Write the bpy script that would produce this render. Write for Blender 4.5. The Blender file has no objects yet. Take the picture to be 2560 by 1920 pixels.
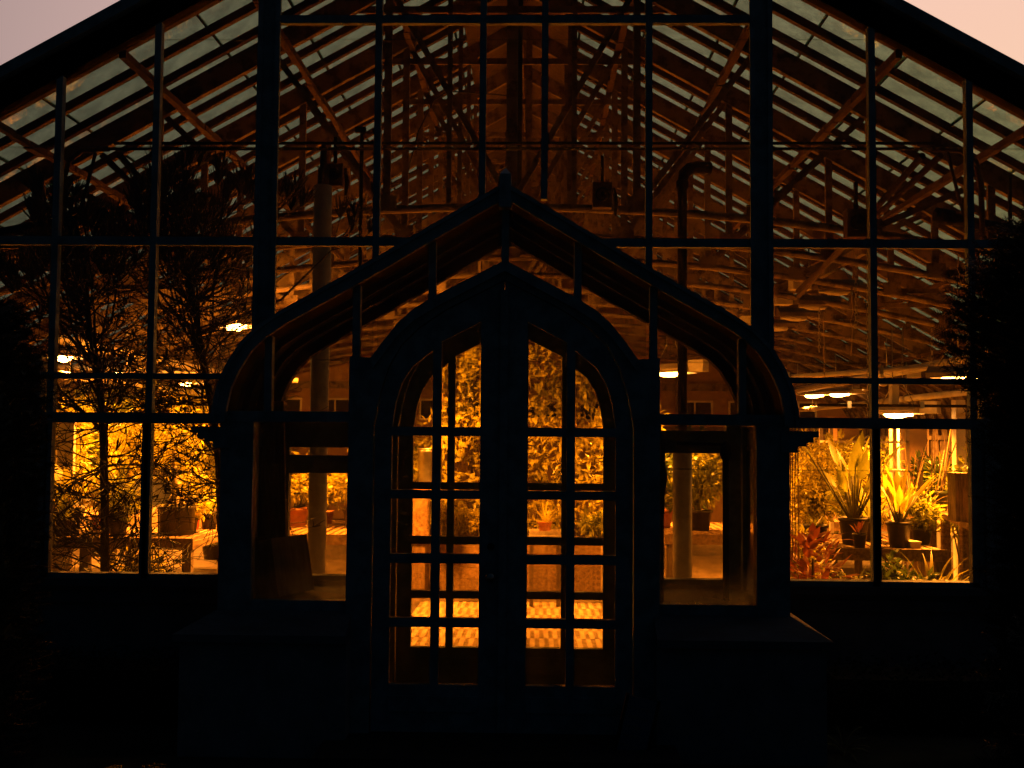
import bpy, bmesh, math, random
from mathutils import Vector, Matrix, Euler
V = Vector
R = math.radians
rnd = random.Random(11)
scene = bpy.context.scene
COL = scene.collection

# ------------------------------------------------------------------ camera
CAM = V((0.18, -6.95, 1.75)); F = 2600.0; VPX, VPY = 1335.0, 1094.0
cy = V((VPX - 1280, -(VPY - 960), -F)).normalized()          # world +Y as the camera sees it
th = R(0.4)
cu = V((math.sin(th), math.cos(th), 0)); cu = (cu - cy * cu.dot(cy)).normalized()
cx = cy.cross(cu).normalized()
ROT = Matrix((cx, cy, cu))                                    # camera space -> world space
cam = bpy.data.cameras.new('camera'); camo = bpy.data.objects.new('camera', cam); COL.objects.link(camo)
cam.sensor_width = 36; cam.lens = 36 * F / 2560; cam.clip_start = 0.05; cam.clip_end = 2000
camo.matrix_world = Matrix.Translation(CAM) @ ROT.to_4x4()
scene.camera = camo

def at(px, py, Y=0.0):
    d = ROT @ V((px - 1280, 960 - py, -F))
    return CAM + d * ((Y - CAM.y) / d.y)

# ------------------------------------------------------------------ dusk sky, exposure
world = bpy.data.worlds.new("World"); scene.world = world; world.use_nodes = True
nt = world.node_tree; N = nt.nodes; L = nt.links; N.clear()
tc = N.new('ShaderNodeTexCoord')
dp = N.new('ShaderNodeVectorMath'); dp.operation = 'DOT_PRODUCT'
az = R(24); dp.inputs[1].default_value = (math.sin(az) * .995, math.cos(az) * .995, 0.09)
nz = N.new('ShaderNodeVectorMath'); nz.operation = 'NORMALIZE'
ac = N.new('ShaderNodeMath'); ac.operation = 'ARCCOSINE'
dv = N.new('ShaderNodeMath'); dv.operation = 'DIVIDE'; dv.inputs[1].default_value = math.pi
rp = N.new('ShaderNodeValToRGB')
stops = [(0, (1.0, .64, .38)), (20, (.92, .58, .465)), (48, (.54, .365, .335)), (58, (.36, .26, .25)), (70, (.08, .07, .08)),
         (84, (.010, .014, .022)), (108, (.0010, .0043, .0080)), (180, (.0007, .0037, .0070))]
cr = rp.color_ramp
while len(cr.elements) < len(stops): cr.elements.new(0.5)
for e, (a, c) in zip(cr.elements, stops): e.position = a / 180; e.color = (*c, 1)
bg = N.new('ShaderNodeBackground'); bg.inputs[1].default_value = 1.0
ow = N.new('ShaderNodeOutputWorld')
L.new(tc.outputs['Generated'], nz.inputs[0]); L.new(nz.outputs[0], dp.inputs[0]); L.new(dp.outputs['Value'], ac.inputs[0])
L.new(ac.outputs[0], dv.inputs[0]); L.new(dv.outputs[0], rp.inputs[0]); L.new(rp.outputs[0], bg.inputs[0]); L.new(bg.outputs[0], ow.inputs[0])
vs = scene.view_settings; vs.view_transform = 'Standard'; vs.look = 'None'; vs.exposure = 0; vs.gamma = 1; vs.use_curve_mapping = False
c = scene.cycles
c.max_bounces = 8; c.diffuse_bounces = 4; c.glossy_bounces = 3; c.transmission_bounces = 4; c.transparent_max_bounces = 40
c.sample_clamp_indirect = 3.0; c.use_denoising = True; c.caustics_reflective = False; c.caustics_refractive = False

# ------------------------------------------------------------------ materials
def mat(name, col, rough=.6, metal=0., var=None, scale=6., amt=.5, bump=0., detail=4, stretch=None, spec=.4, transl=0., lo=.4, hi=.62):
    m = bpy.data.materials.new(name); m.use_nodes = True
    t = m.node_tree; n = t.nodes; l = t.links
    b = n['Principled BSDF']; out = n['Material Output']
    b.inputs['Roughness'].default_value = rough; b.inputs['Metallic'].default_value = metal
    b.inputs['Specular IOR Level'].default_value = spec
    b.inputs['Base Color'].default_value = (*col, 1)
    fac = None; mix = None
    if var or bump:
        co = n.new('ShaderNodeTexCoord'); mp = n.new('ShaderNodeMapping')
        if stretch: mp.inputs['Scale'].default_value = stretch
        l.new(co.outputs['Object'], mp.inputs[0])
        no = n.new('ShaderNodeTexNoise'); no.inputs['Scale'].default_value = scale; no.inputs['Detail'].default_value = detail
        no.inputs['Roughness'].default_value = .65
        l.new(mp.outputs[0], no.inputs['Vector']); fac = no.outputs['Fac']
    if var:
        rr = n.new('ShaderNodeMapRange'); rr.inputs[1].default_value = lo; rr.inputs[2].default_value = hi
        rr.inputs[3].default_value = 0; rr.inputs[4].default_value = amt * 1.6
        rr.clamp = True; l.new(fac, rr.inputs[0])
        mix = n.new('ShaderNodeMixRGB'); mix.inputs[1].default_value = (*col, 1); mix.inputs[2].default_value = (*var, 1)
        l.new(rr.outputs[0], mix.inputs[0]); l.new(mix.outputs[0], b.inputs['Base Color'])
    if bump:
        bp = n.new('ShaderNodeBump'); bp.inputs['Strength'].default_value = bump; bp.inputs['Distance'].default_value = .01
        l.new(fac, bp.inputs['Height']); l.new(bp.outputs[0], b.inputs['Normal'])
    if transl:
        tr = n.new('ShaderNodeBsdfTranslucent'); ms = n.new('ShaderNodeMixShader'); ms.inputs[0].default_value = transl
        tr.inputs[0].default_value = (min(1, col[0] * 1.5), min(1, col[1] * 1.5), col[2], 1)
        l.new(b.outputs[0], ms.inputs[1]); l.new(tr.outputs[0], ms.inputs[2]); l.new(ms.outputs[0], out.inputs[0])
    return m

def glass(name, tint, haze=.015, bottom=0., rough=.01, dirt=.5, scale=3., refl=.9, f0=.035):
    m = bpy.data.materials.new(name); m.use_nodes = True
    t = m.node_tree; n = t.nodes; l = t.links; n.clear()
    out = n.new('ShaderNodeOutputMaterial')
    tr = n.new('ShaderNodeBsdfTransparent'); gl = n.new('ShaderNodeBsdfGlossy'); gl.inputs['Roughness'].default_value = rough
    ge = n.new('ShaderNodeNewGeometry'); dt = n.new('ShaderNodeVectorMath'); dt.operation = 'DOT_PRODUCT'
    l.new(ge.outputs['Incoming'], dt.inputs[0]); l.new(ge.outputs['Normal'], dt.inputs[1])
    ab = n.new('ShaderNodeMath'); ab.operation = 'ABSOLUTE'; l.new(dt.outputs['Value'], ab.inputs[0])
    om = n.new('ShaderNodeMath'); om.operation = 'SUBTRACT'; om.inputs[0].default_value = 1; om.use_clamp = True; l.new(ab.outputs[0], om.inputs[1])
    pw = n.new('ShaderNodeMath'); pw.operation = 'POWER'; pw.inputs[1].default_value = 5; l.new(om.outputs[0], pw.inputs[0])
    fr = n.new('ShaderNodeMath'); fr.operation = 'MULTIPLY_ADD'; fr.inputs[1].default_value = refl; fr.inputs[2].default_value = f0; l.new(pw.outputs[0], fr.inputs[0])
    co = n.new('ShaderNodeTexCoord'); no = n.new('ShaderNodeTexNoise'); no.inputs['Scale'].default_value = scale; no.inputs['Detail'].default_value = 6
    no.inputs['Roughness'].default_value = .7
    l.new(co.outputs['Object'], no.inputs['Vector'])
    mr = n.new('ShaderNodeMapRange'); mr.inputs[1].default_value = .35; mr.inputs[2].default_value = .75
    mr.inputs[3].default_value = 1; mr.inputs[4].default_value = 1 - dirt
    l.new(no.outputs['Fac'], mr.inputs[0])
    mx = n.new('ShaderNodeMixRGB'); mx.blend_type = 'MULTIPLY'; mx.inputs[0].default_value = 1; mx.inputs[1].default_value = (*tint, 1)
    l.new(mr.outputs[0], mx.inputs[2]); l.new(mx.outputs[0], tr.inputs[0])
    m1 = n.new('ShaderNodeMixShader'); l.new(fr.outputs[0], m1.inputs[0]); l.new(tr.outputs[0], m1.inputs[1]); l.new(gl.outputs[0], m1.inputs[2])
    # fine grime film that catches the light, thicker along the bottom edge where condensation runs down
    tl = n.new('ShaderNodeBsdfTranslucent'); tl.inputs[0].default_value = (.8, .78, .72, 1)
    m2 = n.new('ShaderNodeMixShader'); l.new(m1.outputs[0], m2.inputs[1]); l.new(tl.outputs[0], m2.inputs[2])
    hz = n.new('ShaderNodeMath'); hz.operation = 'MULTIPLY'; hz.inputs[1].default_value = haze * 2
    l.new(no.outputs['Fac'], hz.inputs[0])
    if bottom:
        sx = n.new('ShaderNodeSeparateXYZ'); l.new(co.outputs['Generated'], sx.inputs[0])
        br = n.new('ShaderNodeMapRange'); br.interpolation_type = 'SMOOTHSTEP'
        br.inputs[1].default_value = 0; br.inputs[2].default_value = .22; br.inputs[3].default_value = bottom; br.inputs[4].default_value = 0
        l.new(sx.outputs['Z'], br.inputs[0])
        mu = n.new('ShaderNodeMath'); mu.operation = 'MULTIPLY'; l.new(br.outputs[0], mu.inputs[0]); l.new(no.outputs['Fac'], mu.inputs[1])
        ad = n.new('ShaderNodeMath'); ad.operation = 'ADD'; ad.use_clamp = True
        l.new(hz.outputs[0], ad.inputs[0]); l.new(mu.outputs[0], ad.inputs[1]); l.new(ad.outputs[0], m2.inputs[0])
    else:
        l.new(hz.outputs[0], m2.inputs[0])
    l.new(m2.outputs[0], out.inputs[0])
    return m

LAMP = (1.0, .265, .017)
def emit(name, col, s):
    m = bpy.data.materials.new(name); m.use_nodes = True
    t = m.node_tree; t.nodes.clear()
    e = t.nodes.new('ShaderNodeEmission'); o = t.nodes.new('ShaderNodeOutputMaterial')
    e.inputs[0].default_value = (*col, 1); e.inputs[1].default_value = s; t.links.new(e.outputs[0], o.inputs[0])
    return m

M = dict(
    frame=mat('front_paint', (.24, .35, .40), .55, var=(.13, .17, .19), scale=9, amt=.5, bump=.25),
    truss=mat('old_white_paint', (.215, .165, .125), .75, var=(.05, .028, .017), scale=7, amt=.55, bump=.5, detail=8, lo=.47, hi=.6),
    bar=mat('sash_bar_paint', (.10, .072, .052), .7, var=(.09, .045, .025), scale=14, amt=.5, bump=.3, detail=7),
    rust=mat('flaking_rust', (.085, .047, .026), .85, var=(.04, .02, .01), scale=22, amt=.6, bump=1., detail=9),
    wall=mat('rendered_wall', (.26, .28, .30), .85, var=(.16, .17, .17), scale=4, amt=.5, bump=.5),
    stone=mat('worn_sill', (.16, .18, .20), .8, var=(.12, .12, .12), scale=12, amt=.6, bump=.6, detail=8, stretch=(.4, 1, 1)),
    ground=mat('lawn_soil', (.045, .05, .03), .95, var=(.02, .02, .015), scale=2, bump=.6),
    path=mat('path_paving', (.025, .025, .025), .9, var=(.015, .015, .015), scale=5, bump=.4),
    floor=mat('greenhouse_concrete', (.13, .10, .07), .85, var=(.06, .045, .03), scale=3, amt=.6, bump=.3, detail=7),
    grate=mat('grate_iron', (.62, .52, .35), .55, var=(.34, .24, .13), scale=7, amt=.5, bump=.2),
    pit=mat('pit_black', (.02, .018, .015), .9),
    wood=mat('bench_wood', (.34, .24, .13), .75, var=(.14, .085, .04), scale=5, amt=.6, bump=.4, stretch=(6, 1, 6), detail=6),
    oldwood=mat('grey_wood', (.22, .17, .12), .85, var=(.09, .065, .045), scale=6, amt=.6, bump=.5, stretch=(8, 8, 1), detail=6),
    palewood=mat('pale_boards', (.60, .50, .36), .6, var=(.38, .28, .17), scale=4, amt=.5, bump=.2, stretch=(8, 8, 1)),
    white=mat('white_gloss_paint', (.72, .68, .60), .45, var=(.5, .42, .32), scale=5, amt=.4, bump=.15, stretch=(1, 1, .3)),
    black=mat('black_plastic', (.022, .02, .018), .5, var=(.05, .042, .03), scale=8, amt=.4),
    iron=mat('black_iron', (.010, .009, .008), .85, spec=.12, var=(.022, .013, .008), scale=14, amt=.4, bump=.3),
    red=mat('red_plastic', (.62, .03, .015), .4, var=(.42, .02, .01), scale=6, amt=.3),
    terra=mat('terracotta', (.50, .19, .08), .85, var=(.62, .36, .22), scale=7, amt=.4, bump=.2),
    green=mat('green_plastic', (.03, .05, .02), .5, var=(.05, .06, .03), scale=8, amt=.3),
    galv=mat('galvanised', (.55, .54, .50), .32, 1., var=(.40, .36, .30), scale=8, amt=.5, bump=.1),
    alum=mat('reflector_enamel', (.42, .36, .28), .5, 0., var=(.28, .22, .15), scale=8, amt=.4),
    card=mat('cardboard', (.36, .23, .12), .85, var=(.27, .16, .08), scale=5, amt=.4),
    cable=mat('cable_rubber', (.015, .014, .013), .6),
    rope=mat('jute_cord', (.5, .38, .22), .9, var=(.35, .25, .13), scale=40, amt=.5),
    soil=mat('potting_soil', (.04, .025, .015), .95, var=(.08, .05, .03), scale=30, bump=.6),
    sign=mat('sign_enamel', (.10, .16, .24), .5, var=(.08, .12, .18), scale=6),
    leaf=mat('leaf_green', (.30, .32, .04), .40, var=(.13, .16, .025), scale=5, amt=.7, transl=.42),
    leafy=mat('leaf_yellow_green', (.50, .45, .045), .40, var=(.26, .26, .03), scale=5, amt=.6, transl=.45),
    leafd=mat('leaf_deep_green', (.09, .14, .03), .38, var=(.045, .08, .02), scale=6, amt=.6, transl=.25),
    fig=mat('fig_leaf', (.50, .46, .05), .33, var=(.14, .14, .022), scale=3.2, amt=.7, transl=.35),
    croton=mat('croton_leaf', (.42, .12, .03), .4, var=(.30, .20, .03), scale=9, amt=.8, transl=.3),
    dry=mat('dry_frond', (.48, .34, .14), .6, var=(.34, .24, .09), scale=8, amt=.5, transl=.3),
    stem=mat('stem_green', (.20, .21, .05), .5, var=(.14, .12, .04), scale=12, amt=.4),
    bark=mat('bark', (.10, .07, .04), .85, var=(.055, .035, .02), scale=16, amt=.6, bump=.6),
    twig=mat('pencil_twig', (.020, .024, .009), .5, var=(.022, .025, .01), scale=9, amt=.5),
    caudex=mat('caudex_skin', (.60, .50, .32), .55, var=(.42, .32, .17), scale=9, amt=.5, bump=.3),
    pbark=mat('pencil_bark', (.035, .026, .016), .85, var=(.02, .015, .01), scale=16, amt=.6, bump=.6),
    needle=mat('yew_needle', (.018, .03, .012), .6, var=(.010, .017, .008), scale=8, amt=.5),
    bulb=emit('sodium_bulb', (1, .40, .08), 130.),
    hood=mat('shaded_hood', (.13, .095, .065), .6, var=(.08, .055, .035), scale=8, amt=.5),  # darker copy of the reflector colour, shade on the unlit lamps painted in
    off=mat('dull_bulb', (.6, .55, .45), .2),
    g_front=glass('front_glass', (.91, .92, .88), .008, .6, .01, .18),
    g_porch=glass('porch_glass', (.88, .87, .80), .014, .45, .02, .22),
    g_roof=glass('roof_glass', (.60, .71, .59), .007, 0, .02, .35, 5., 1.0, .06),
    g_back=glass('headhouse_glass', (.25, .25, .25), .01, 0, .05, .2),
)

# ------------------------------------------------------------------ mesh helpers
class MB:
    def __init__(s): s.v = []; s.f = []; s.sm = []
    def add(s, vs, fs, smooth=False):
        o = len(s.v); s.v += [tuple(p) for p in vs]
        for f in fs: s.f.append(tuple(i + o for i in f)); s.sm.append(smooth)
        return s
    def box(s, x0, x1, y0, y1, z0, z1):
        return s.add([(x0, y0, z0), (x1, y0, z0), (x1, y1, z0), (x0, y1, z0), (x0, y0, z1), (x1, y0, z1), (x1, y1, z1), (x0, y1, z1)],
                     [(0, 3, 2, 1), (4, 5, 6, 7), (0, 1, 5, 4), (1, 2, 6, 5), (2, 3, 7, 6), (3, 0, 4, 7)])
    def beam(s, p, q, w, h, up=(0, 0, 1)):
        p, q, up = V(p), V(q), V(up)
        d = (q - p).normalized(); r = d.cross(up)
        if r.length < 1e-4: r = d.cross(V((0, 1, 0)))
        r.normalize(); u = r.cross(d).normalized()
        a, b = r * w / 2, u * h / 2
        return s.add([p - a - b, p + a - b, p + a + b, p - a + b, q - a - b, q + a - b, q + a + b, q - a + b],
                     [(0, 3, 2, 1), (4, 5, 6, 7), (0, 1, 5, 4), (1, 2, 6, 5), (2, 3, 7, 6), (3, 0, 4, 7)])
    def tube(s, pts, r, n=6, cap=True):
        pts = [V(p) for p in pts]; rs = r if isinstance(r, (list, tuple)) else [r] * len(pts)
        vs = []; fs = []; prev = None
        for i, p in enumerate(pts):
            d = (pts[min(i + 1, len(pts) - 1)] - pts[max(i - 1, 0)])
            if d.length < 1e-9: d = V((0, 0, 1))
            d.normalize()
            if prev is None:
                a = d.cross(V((0, 0, 1)) if abs(d.z) < .9 else V((1, 0, 0))).normalized()
            else:
                a = (prev - d * prev.dot(d))
                a = a.normalized() if a.length > 1e-6 else d.cross(V((1, 0, 0))).normalized()
            prev = a; b = d.cross(a)
            for k in range(n):
                t = 2 * math.pi * k / n
                vs.append(p + (a * math.cos(t) + b * math.sin(t)) * rs[i])
        for i in range(len(pts) - 1):
            for k in range(n):
                k2 = (k + 1) % n
                fs.append((i * n + k, i * n + k2, (i + 1) * n + k2, (i + 1) * n + k))
        s.add(vs, fs, True)
        if cap and n > 3:
            o = len(s.v) - len(vs)
            s.f += [tuple(o + k for k in reversed(range(n))), tuple(o + (len(pts) - 1) * n + k for k in range(n))]; s.sm += [False, False]
        return s
    def lathe(s, prof, n=20, c=(0, 0, 0)):
        vs = []; fs = []
        for (r, z) in prof:
            for k in range(n):
                t = 2 * math.pi * k / n; vs.append((c[0] + r * math.cos(t), c[1] + r * math.sin(t), c[2] + z))
        for i in range(len(prof) - 1):
            for k in range(n):
                k2 = (k + 1) % n; fs.append((i * n + k, i * n + k2, (i + 1) * n + k2, (i + 1) * n + k))
        return s.add(vs, fs, True)
    def leaf(s, p, d, ln, w, side=None, droop=.25):
        p, d = V(p), V(d).normalized()
        sd = d.cross(V((0, 0, 1)))
        if sd.length < 1e-3: sd = V((1, 0, 0))
        sd.normalize()
        if side: sd = (Matrix.Rotation(side, 3, d) @ sd)
        up = sd.cross(d)
        m = p + d * ln * .45 + up * ln * .06; t = p + d * ln - up * ln * droop
        return s.add([p, m + sd * w / 2 - up * w * .15, t, m - sd * w / 2 - up * w * .15, m], [(0, 1, 4), (1, 2, 4), (2, 3, 4), (3, 0, 4)], False)
    def mesh(s, name):
        me = bpy.data.meshes.new(name); me.from_pydata(s.v, [], s.f)
        me.polygons.foreach_set('use_smooth', s.sm); me.update(); return me

def link(name, me, m, parent=None, loc=None, rot=None):
    o = bpy.data.objects.new(name, me); COL.objects.link(o)
    if m is not None and not me.materials: me.materials.append(m)
    if parent is not None: o.parent = parent
    if loc is not None: o.location = loc
    if rot is not None: o.rotation_euler = rot
    return o
def ob(name, mb, m, parent=None, loc=None, rot=None): return link(name, mb.mesh(name), m, parent, loc, rot)
def tag(o, label, cat, group=None, kind=None):
    o['label'] = label; o['category'] = cat
    if group: o['group'] = group
    if kind: o['kind'] = kind
    return o
def thing(name, label, cat, loc=(0, 0, 0), rz=0., group=None, rot=None):
    o = bpy.data.objects.new(name, None); COL.objects.link(o); o.location = loc; o.empty_display_size = .1
    o.rotation_euler = rot if rot else (0, 0, rz)
    return tag(o, label, cat, group)
def struct(o): o['kind'] = 'structure'; return o
def stuff(o): o['kind'] = 'stuff'; return o
def dup(root, loc, rz=0., label=None, group=None):
    r = root.copy(); COL.objects.link(r); r.location = loc; r.rotation_euler = (0, 0, rz)
    if label: r['label'] = label
    if group: r['group'] = group
    def rec(a, b):
        for ch in list(a.children):
            d = ch.copy(); COL.objects.link(d); d.parent = b; rec(ch, d)
    rec(root, r); return r

def plate(name, outer, holes, y0, y1, m, parent=None):
    """upright slab in the XZ plane between y0 and y1 with real openings"""
    cu = bpy.data.curves.new(name, 'CURVE'); cu.dimensions = '2D'; cu.fill_mode = 'BOTH'; cu.extrude = abs(y1 - y0) / 2
    for ring in [outer] + holes:
        sp = cu.splines.new('POLY'); sp.points.add(len(ring) - 1); sp.use_cyclic_u = True
        for p, q in zip(sp.points, ring): p.co = (q[0], q[1], 0, 1)
    tmp = bpy.data.objects.new('tmp', cu); COL.objects.link(tmp)
    me = bpy.data.meshes.new_from_object(tmp); bpy.data.objects.remove(tmp); bpy.data.curves.remove(cu)
    ym = (y0 + y1) / 2
    me.transform(Matrix(((1, 0, 0, 0), (0, 0, -1, ym), (0, 1, 0, 0), (0, 0, 0, 1))))
    me.name = name
    return link(name, me, m, parent)

def X(px, py=1094, Y=0): return at(px, py, Y).x
def Z(py, px=1280, Y=0): return at(px, py, Y).z

# ------------------------------------------------------------------ ground and floor
g = MB(); g.add([(-120, -60, 0), (120, -60, 0), (120, 200, 0), (-120, 200, 0)], [(0, 1, 2, 3)])
struct(ob('ground', g, M['ground']))
p = MB(); p.box(-1.1, 1.1, -9, -1.55, -.05, .012); struct(ob('path', p, M['path']))
p = MB(); p.box(-.95, .95, -1.55, -.9, -.05, .10); struct(ob('step', p, M['path']))
p = MB()
for (x0, x1, y0, y1) in ((-6.8, -1.0, .1, 14.9), (1.0, 6.8, .1, 14.9), (-1.0, 1.0, 4.1, 14.9), (-1.0, 1.0, .1, .9)): p.box(x0, x1, y0, y1, -.05, .02)
floor = struct(ob('floor', p, M['floor']))
p = MB(); p.box(-1.0, 1.0, .9, 4.1, -.3, -.18); ob('pit', p, M['pit'], floor)
p = MB(); p.box(-1.62, 1.62, -.9, .1, -.05, .016); ob('vestibule_slab', p, M['floor'], floor)
# cast iron floor grates over the heating trench, checkered blocks of slots
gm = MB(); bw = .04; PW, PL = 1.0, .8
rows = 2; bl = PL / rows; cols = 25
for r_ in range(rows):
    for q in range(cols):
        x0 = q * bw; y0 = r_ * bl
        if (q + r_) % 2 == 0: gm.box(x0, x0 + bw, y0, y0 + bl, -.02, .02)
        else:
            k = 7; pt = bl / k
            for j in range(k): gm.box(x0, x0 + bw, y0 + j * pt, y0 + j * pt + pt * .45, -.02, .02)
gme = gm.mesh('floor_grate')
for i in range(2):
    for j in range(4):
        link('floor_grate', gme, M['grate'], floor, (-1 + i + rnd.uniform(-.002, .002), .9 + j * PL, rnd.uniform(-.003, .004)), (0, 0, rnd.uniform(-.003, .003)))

# ------------------------------------------------------------------ the greenhouse
GH = thing('greenhouse', 'large Victorian glasshouse with rusty trusses glowing orange from inside', 'greenhouse')
SL = .558
pl, pr = at(177, 99), at(2384, 98)
XC = (pl.x + pr.x) / 2; ZR = (pl.z + pr.z) / 2 + SL * (pr.x - pl.x) / 2
W = 6.85; XE = 6.25; LEN = 14.9
def roofz(x): return ZR - SL * abs(x - XC)
zE = roofz(XC + XE)
nrm = V((SL, 1)).normalized()

VX = [at(*q).x for q in ((139, 692), (384, 692), (664, 692), (940, 654), (1205, 485), (1360, 527), (1621, 692), (1902, 692), (2181, 692), (2425, 692))]
zT1, zT2 = at(1285, 51).z, at(1280, 607).z
zT3 = (at(300, 942).z + at(2200, 951).z) / 2; zT4 = (at(300, 1047).z + at(2200, 1056).z) / 2
zS = (at(300, 1445).z + at(2200, 1457).z) / 2
zPan = at(100, 902).z

# knee wall, with an opening for the inner door
kb = MB()
kb.box(-W, -.86, .0, .22, 0, zS - .06); kb.box(.86, W, .0, .22, 0, zS - .06)
ob('base_wall', kb, M['wall'], GH)
kb = MB(); kb.box(-W, -.86, -.06, .24, zS - .06, zS - .01); kb.box(.86, W, -.06, .24, zS - .06, zS - .01)
kb.box(-W, -1.8, -.035, 0, zS - .17, zS - .10); kb.box(1.8, W, -.035, 0, zS - .17, zS - .10)
ob('sill', kb, M['stone'], GH)
# blind boards beyond the two lit windows
xl, xr = VX[0] - .10, VX[9] + .10
for sx, x0 in ((-1, xl), (1, xr)):
    n = 20; w = (W - abs(x0)) / n
    bm_ = MB().box(0, w - .008, 0, .03, zS - .01, zPan).mesh('board')
    for i in range(n):
        xa = x0 + sx * (i * w) - (w if sx < 0 else 0)
        link('board', bm_, M['frame'], GH, (xa, .03 + rnd.uniform(-.003, .003), 0))
    ob('board_rail', MB().box(min(x0, sx * W), max(x0, sx * W), 0, .06, zPan + .002, zPan + .05), M['frame'], GH)

# posts and glazing mullions of the front
def roofcut(x): return roofz(x) - .23
extra = [x for k in range(1, 5) for x in (VX[0] - .74 * k, VX[9] + .74 * k)]
for i, x in enumerate(VX + extra):
    big = i in (2, 7)
    top = roofcut(x); w = .126 if big else .044
    if i in (4, 5): z0 = at(1280, 500).z
    elif i in (3, 6): z0 = at(1280, 690).z
    elif i in (2, 7): z0 = zT4 + .03
    else: z0 = zS - .01
    m = MB()
    m.box(x - w / 2, x + w / 2, -.03, .04 if big else .026, z0, top)
    if big:
        m.box(x - w / 2 - .012, x - w / 2 + .02, -.045, -.03, z0, top); m.box(x + w / 2 - .02, x + w / 2 + .012, -.045, -.03, z0, top)
    ob('column' if big else 'mullion', m, M['frame'], GH)
# lower window jambs and mullions (slightly different setting-out below the rail)
LX = [at(122, 1250).x - .02, at(363, 1250).x, at(2191, 1260).x, at(2437, 1260).x + .02]
def hbar(name, x0, x1, z, h, y0=-.025, y1=.02):
    return ob(name, MB().box(x0, x1, y0, y1, z - h / 2, z + h / 2), M['frame'], GH)
hbar('transom', VX[2] + .063, VX[7] - .063, zT1, .056)
for a, b in ((-XE + 1.0, VX[2] - .063), (VX[2] + .063, VX[7] - .063), (VX[7] + .063, XE - 1.0)): hbar('transom', a, b, zT2, .058)
hbar('transom', xl, -1.5, zT3, .040); hbar('transom', 1.5, xr, zT3, .040)
hbar('transom', xl, -1.5, zT4, .070, -.04, .03); hbar('transom', 1.5, xr, zT4, .070, -.04, .03)
hbar('transom', xl, -.9, zS + .005, .036, -.03, .06); hbar('transom', .9, xr, zS + .005, .036, -.03, .06)
for x in (xl, xr): ob('corner_post', MB().box(x - .035, x + .035, -.045, .06, zS - .01, zPan), M['frame'], GH)
for a_, b_ in ((xl + .037, LX[0] + .012), (LX[3] - .012, xr - .037)): ob('window_jamb', MB().box(min(a_, b_), max(a_, b_), -.03, .035, zS + .024, zT4 - .036), M['frame'], GH)
# vestibule windows of the front: jambs and the deep rail seen on the left
for x, hw_ in ((-1.53, .075), (-.92, .05), (.945, .08), (1.53, .075)): ob('window_jamb', MB().box(x - hw_, x + hw_, -.02, .05, zS + .024, zT4 + .03), M['frame'], GH)
hbar('window_rail', -1.453, -.972, at(800, 1160).z, .12); hbar('window_rail', -1.453, -.972, at(800, 1085).z, .18)
hbar('window_rail', 1.027, 1.453, at(1750, 1105).z, .15)

# gable: capping, deep bargeboard
for sx in (-1, 1):
    def gp(x, off): return (XC + sx * x, ZR - SL * x - off)
    ob('gable_capping', MB().add([(gp(0, 0)[0], -.09, gp(0, -.03)[1]), (gp(XE + .3, 0)[0], -.09, gp(XE + .3, -.03)[1]), (gp(XE + .3, 0)[0], -.09, gp(XE + .3, .055)[1]), (gp(0, 0)[0], -.09, gp(0, .055)[1]),
       (gp(0, 0)[0], .03, gp(0, -.03)[1]), (gp(XE + .3, 0)[0], .03, gp(XE + .3, -.03)[1]), (gp(XE + .3, 0)[0], .03, gp(XE + .3, .055)[1]), (gp(0, 0)[0], .03, gp(0, .055)[1])],
       [(0, 1, 2, 3), (7, 6, 5, 4), (0, 4, 5, 1), (3, 2, 6, 7), (1, 5, 6, 2), (0, 3, 7, 4)]), M['frame'], GH)
    ob('gable_rafter', MB().add([(gp(0, 0)[0], -.03, gp(0, .057)[1]), (gp(XE, 0)[0], -.03, gp(XE, .057)[1]), (gp(XE, 0)[0], -.03, gp(XE, .245)[1]), (gp(0, 0)[0], -.03, gp(0, .245)[1]),
       (gp(0, 0)[0], .06, gp(0, .057)[1]), (gp(XE, 0)[0], .06, gp(XE, .057)[1]), (gp(XE, 0)[0], .06, gp(XE, .245)[1]), (gp(0, 0)[0], .06, gp(0, .245)[1])],
       [(0, 1, 2, 3), (7, 6, 5, 4), (0, 4, 5, 1), (3, 2, 6, 7), (1, 5, 6, 2), (0, 3, 7, 4)]), M['iron'], GH)

# front panes
def clip_roof(x0, x1, z0, z1):
    f = lambda x: roofz(x) - .20
    pts = [(x0, z0), (x1, z0)]
    if f(x1) >= z1: pts.append((x1, z1))
    else: pts.append((x1, f(x1)))
    xs = XC + (ZR - .20 - z1) / SL, XC - (ZR - .20 - z1) / SL
    for q in (xs if f(x1) < z1 or f(x0) < z1 else ()):
        if x0 < q < x1: pts.append((q, z1))
    if f(x0) >= z1: pts.append((x0, z1))
    else: pts.append((x0, f(x0)))
    return pts
allv = sorted(VX + extra)
rows_ = [zT4 + .035, at(1280, 905).z, zT2, at(1280, 371).z, at(1280, 99).z, ZR]
for a, b in zip(allv, allv[1:]):
    for z0, z1 in zip(rows_, rows_[1:]):
        if f'{max(roofz(a), roofz(b)) - .3:.3f}' and max(roofz(a), roofz(b)) - .3 < z0: continue
        if -1.3 < (a + b) / 2 < 1.35 and z1 < 3.0 and z0 < 2.2: pass
        pl_ = clip_roof(a + .012, b - .012, z0 + .001, z1 + .012)
        zz = [q[1] for q in pl_]
        if max(zz) - min(zz) < .05 or min(q[1] for q in pl_[2:]) < z0: 
            pl_ = [q for q in pl_ if q[1] >= z0]
            if len(pl_) < 3: continue
        yo = .012 + rnd.uniform(-.002, .002) + (.006 if rows_.index(z0) % 2 else 0)
        plate('pane', pl_, [], yo, yo + .004, M['g_front'], GH)
zl = at(1280, 1167).z
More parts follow.
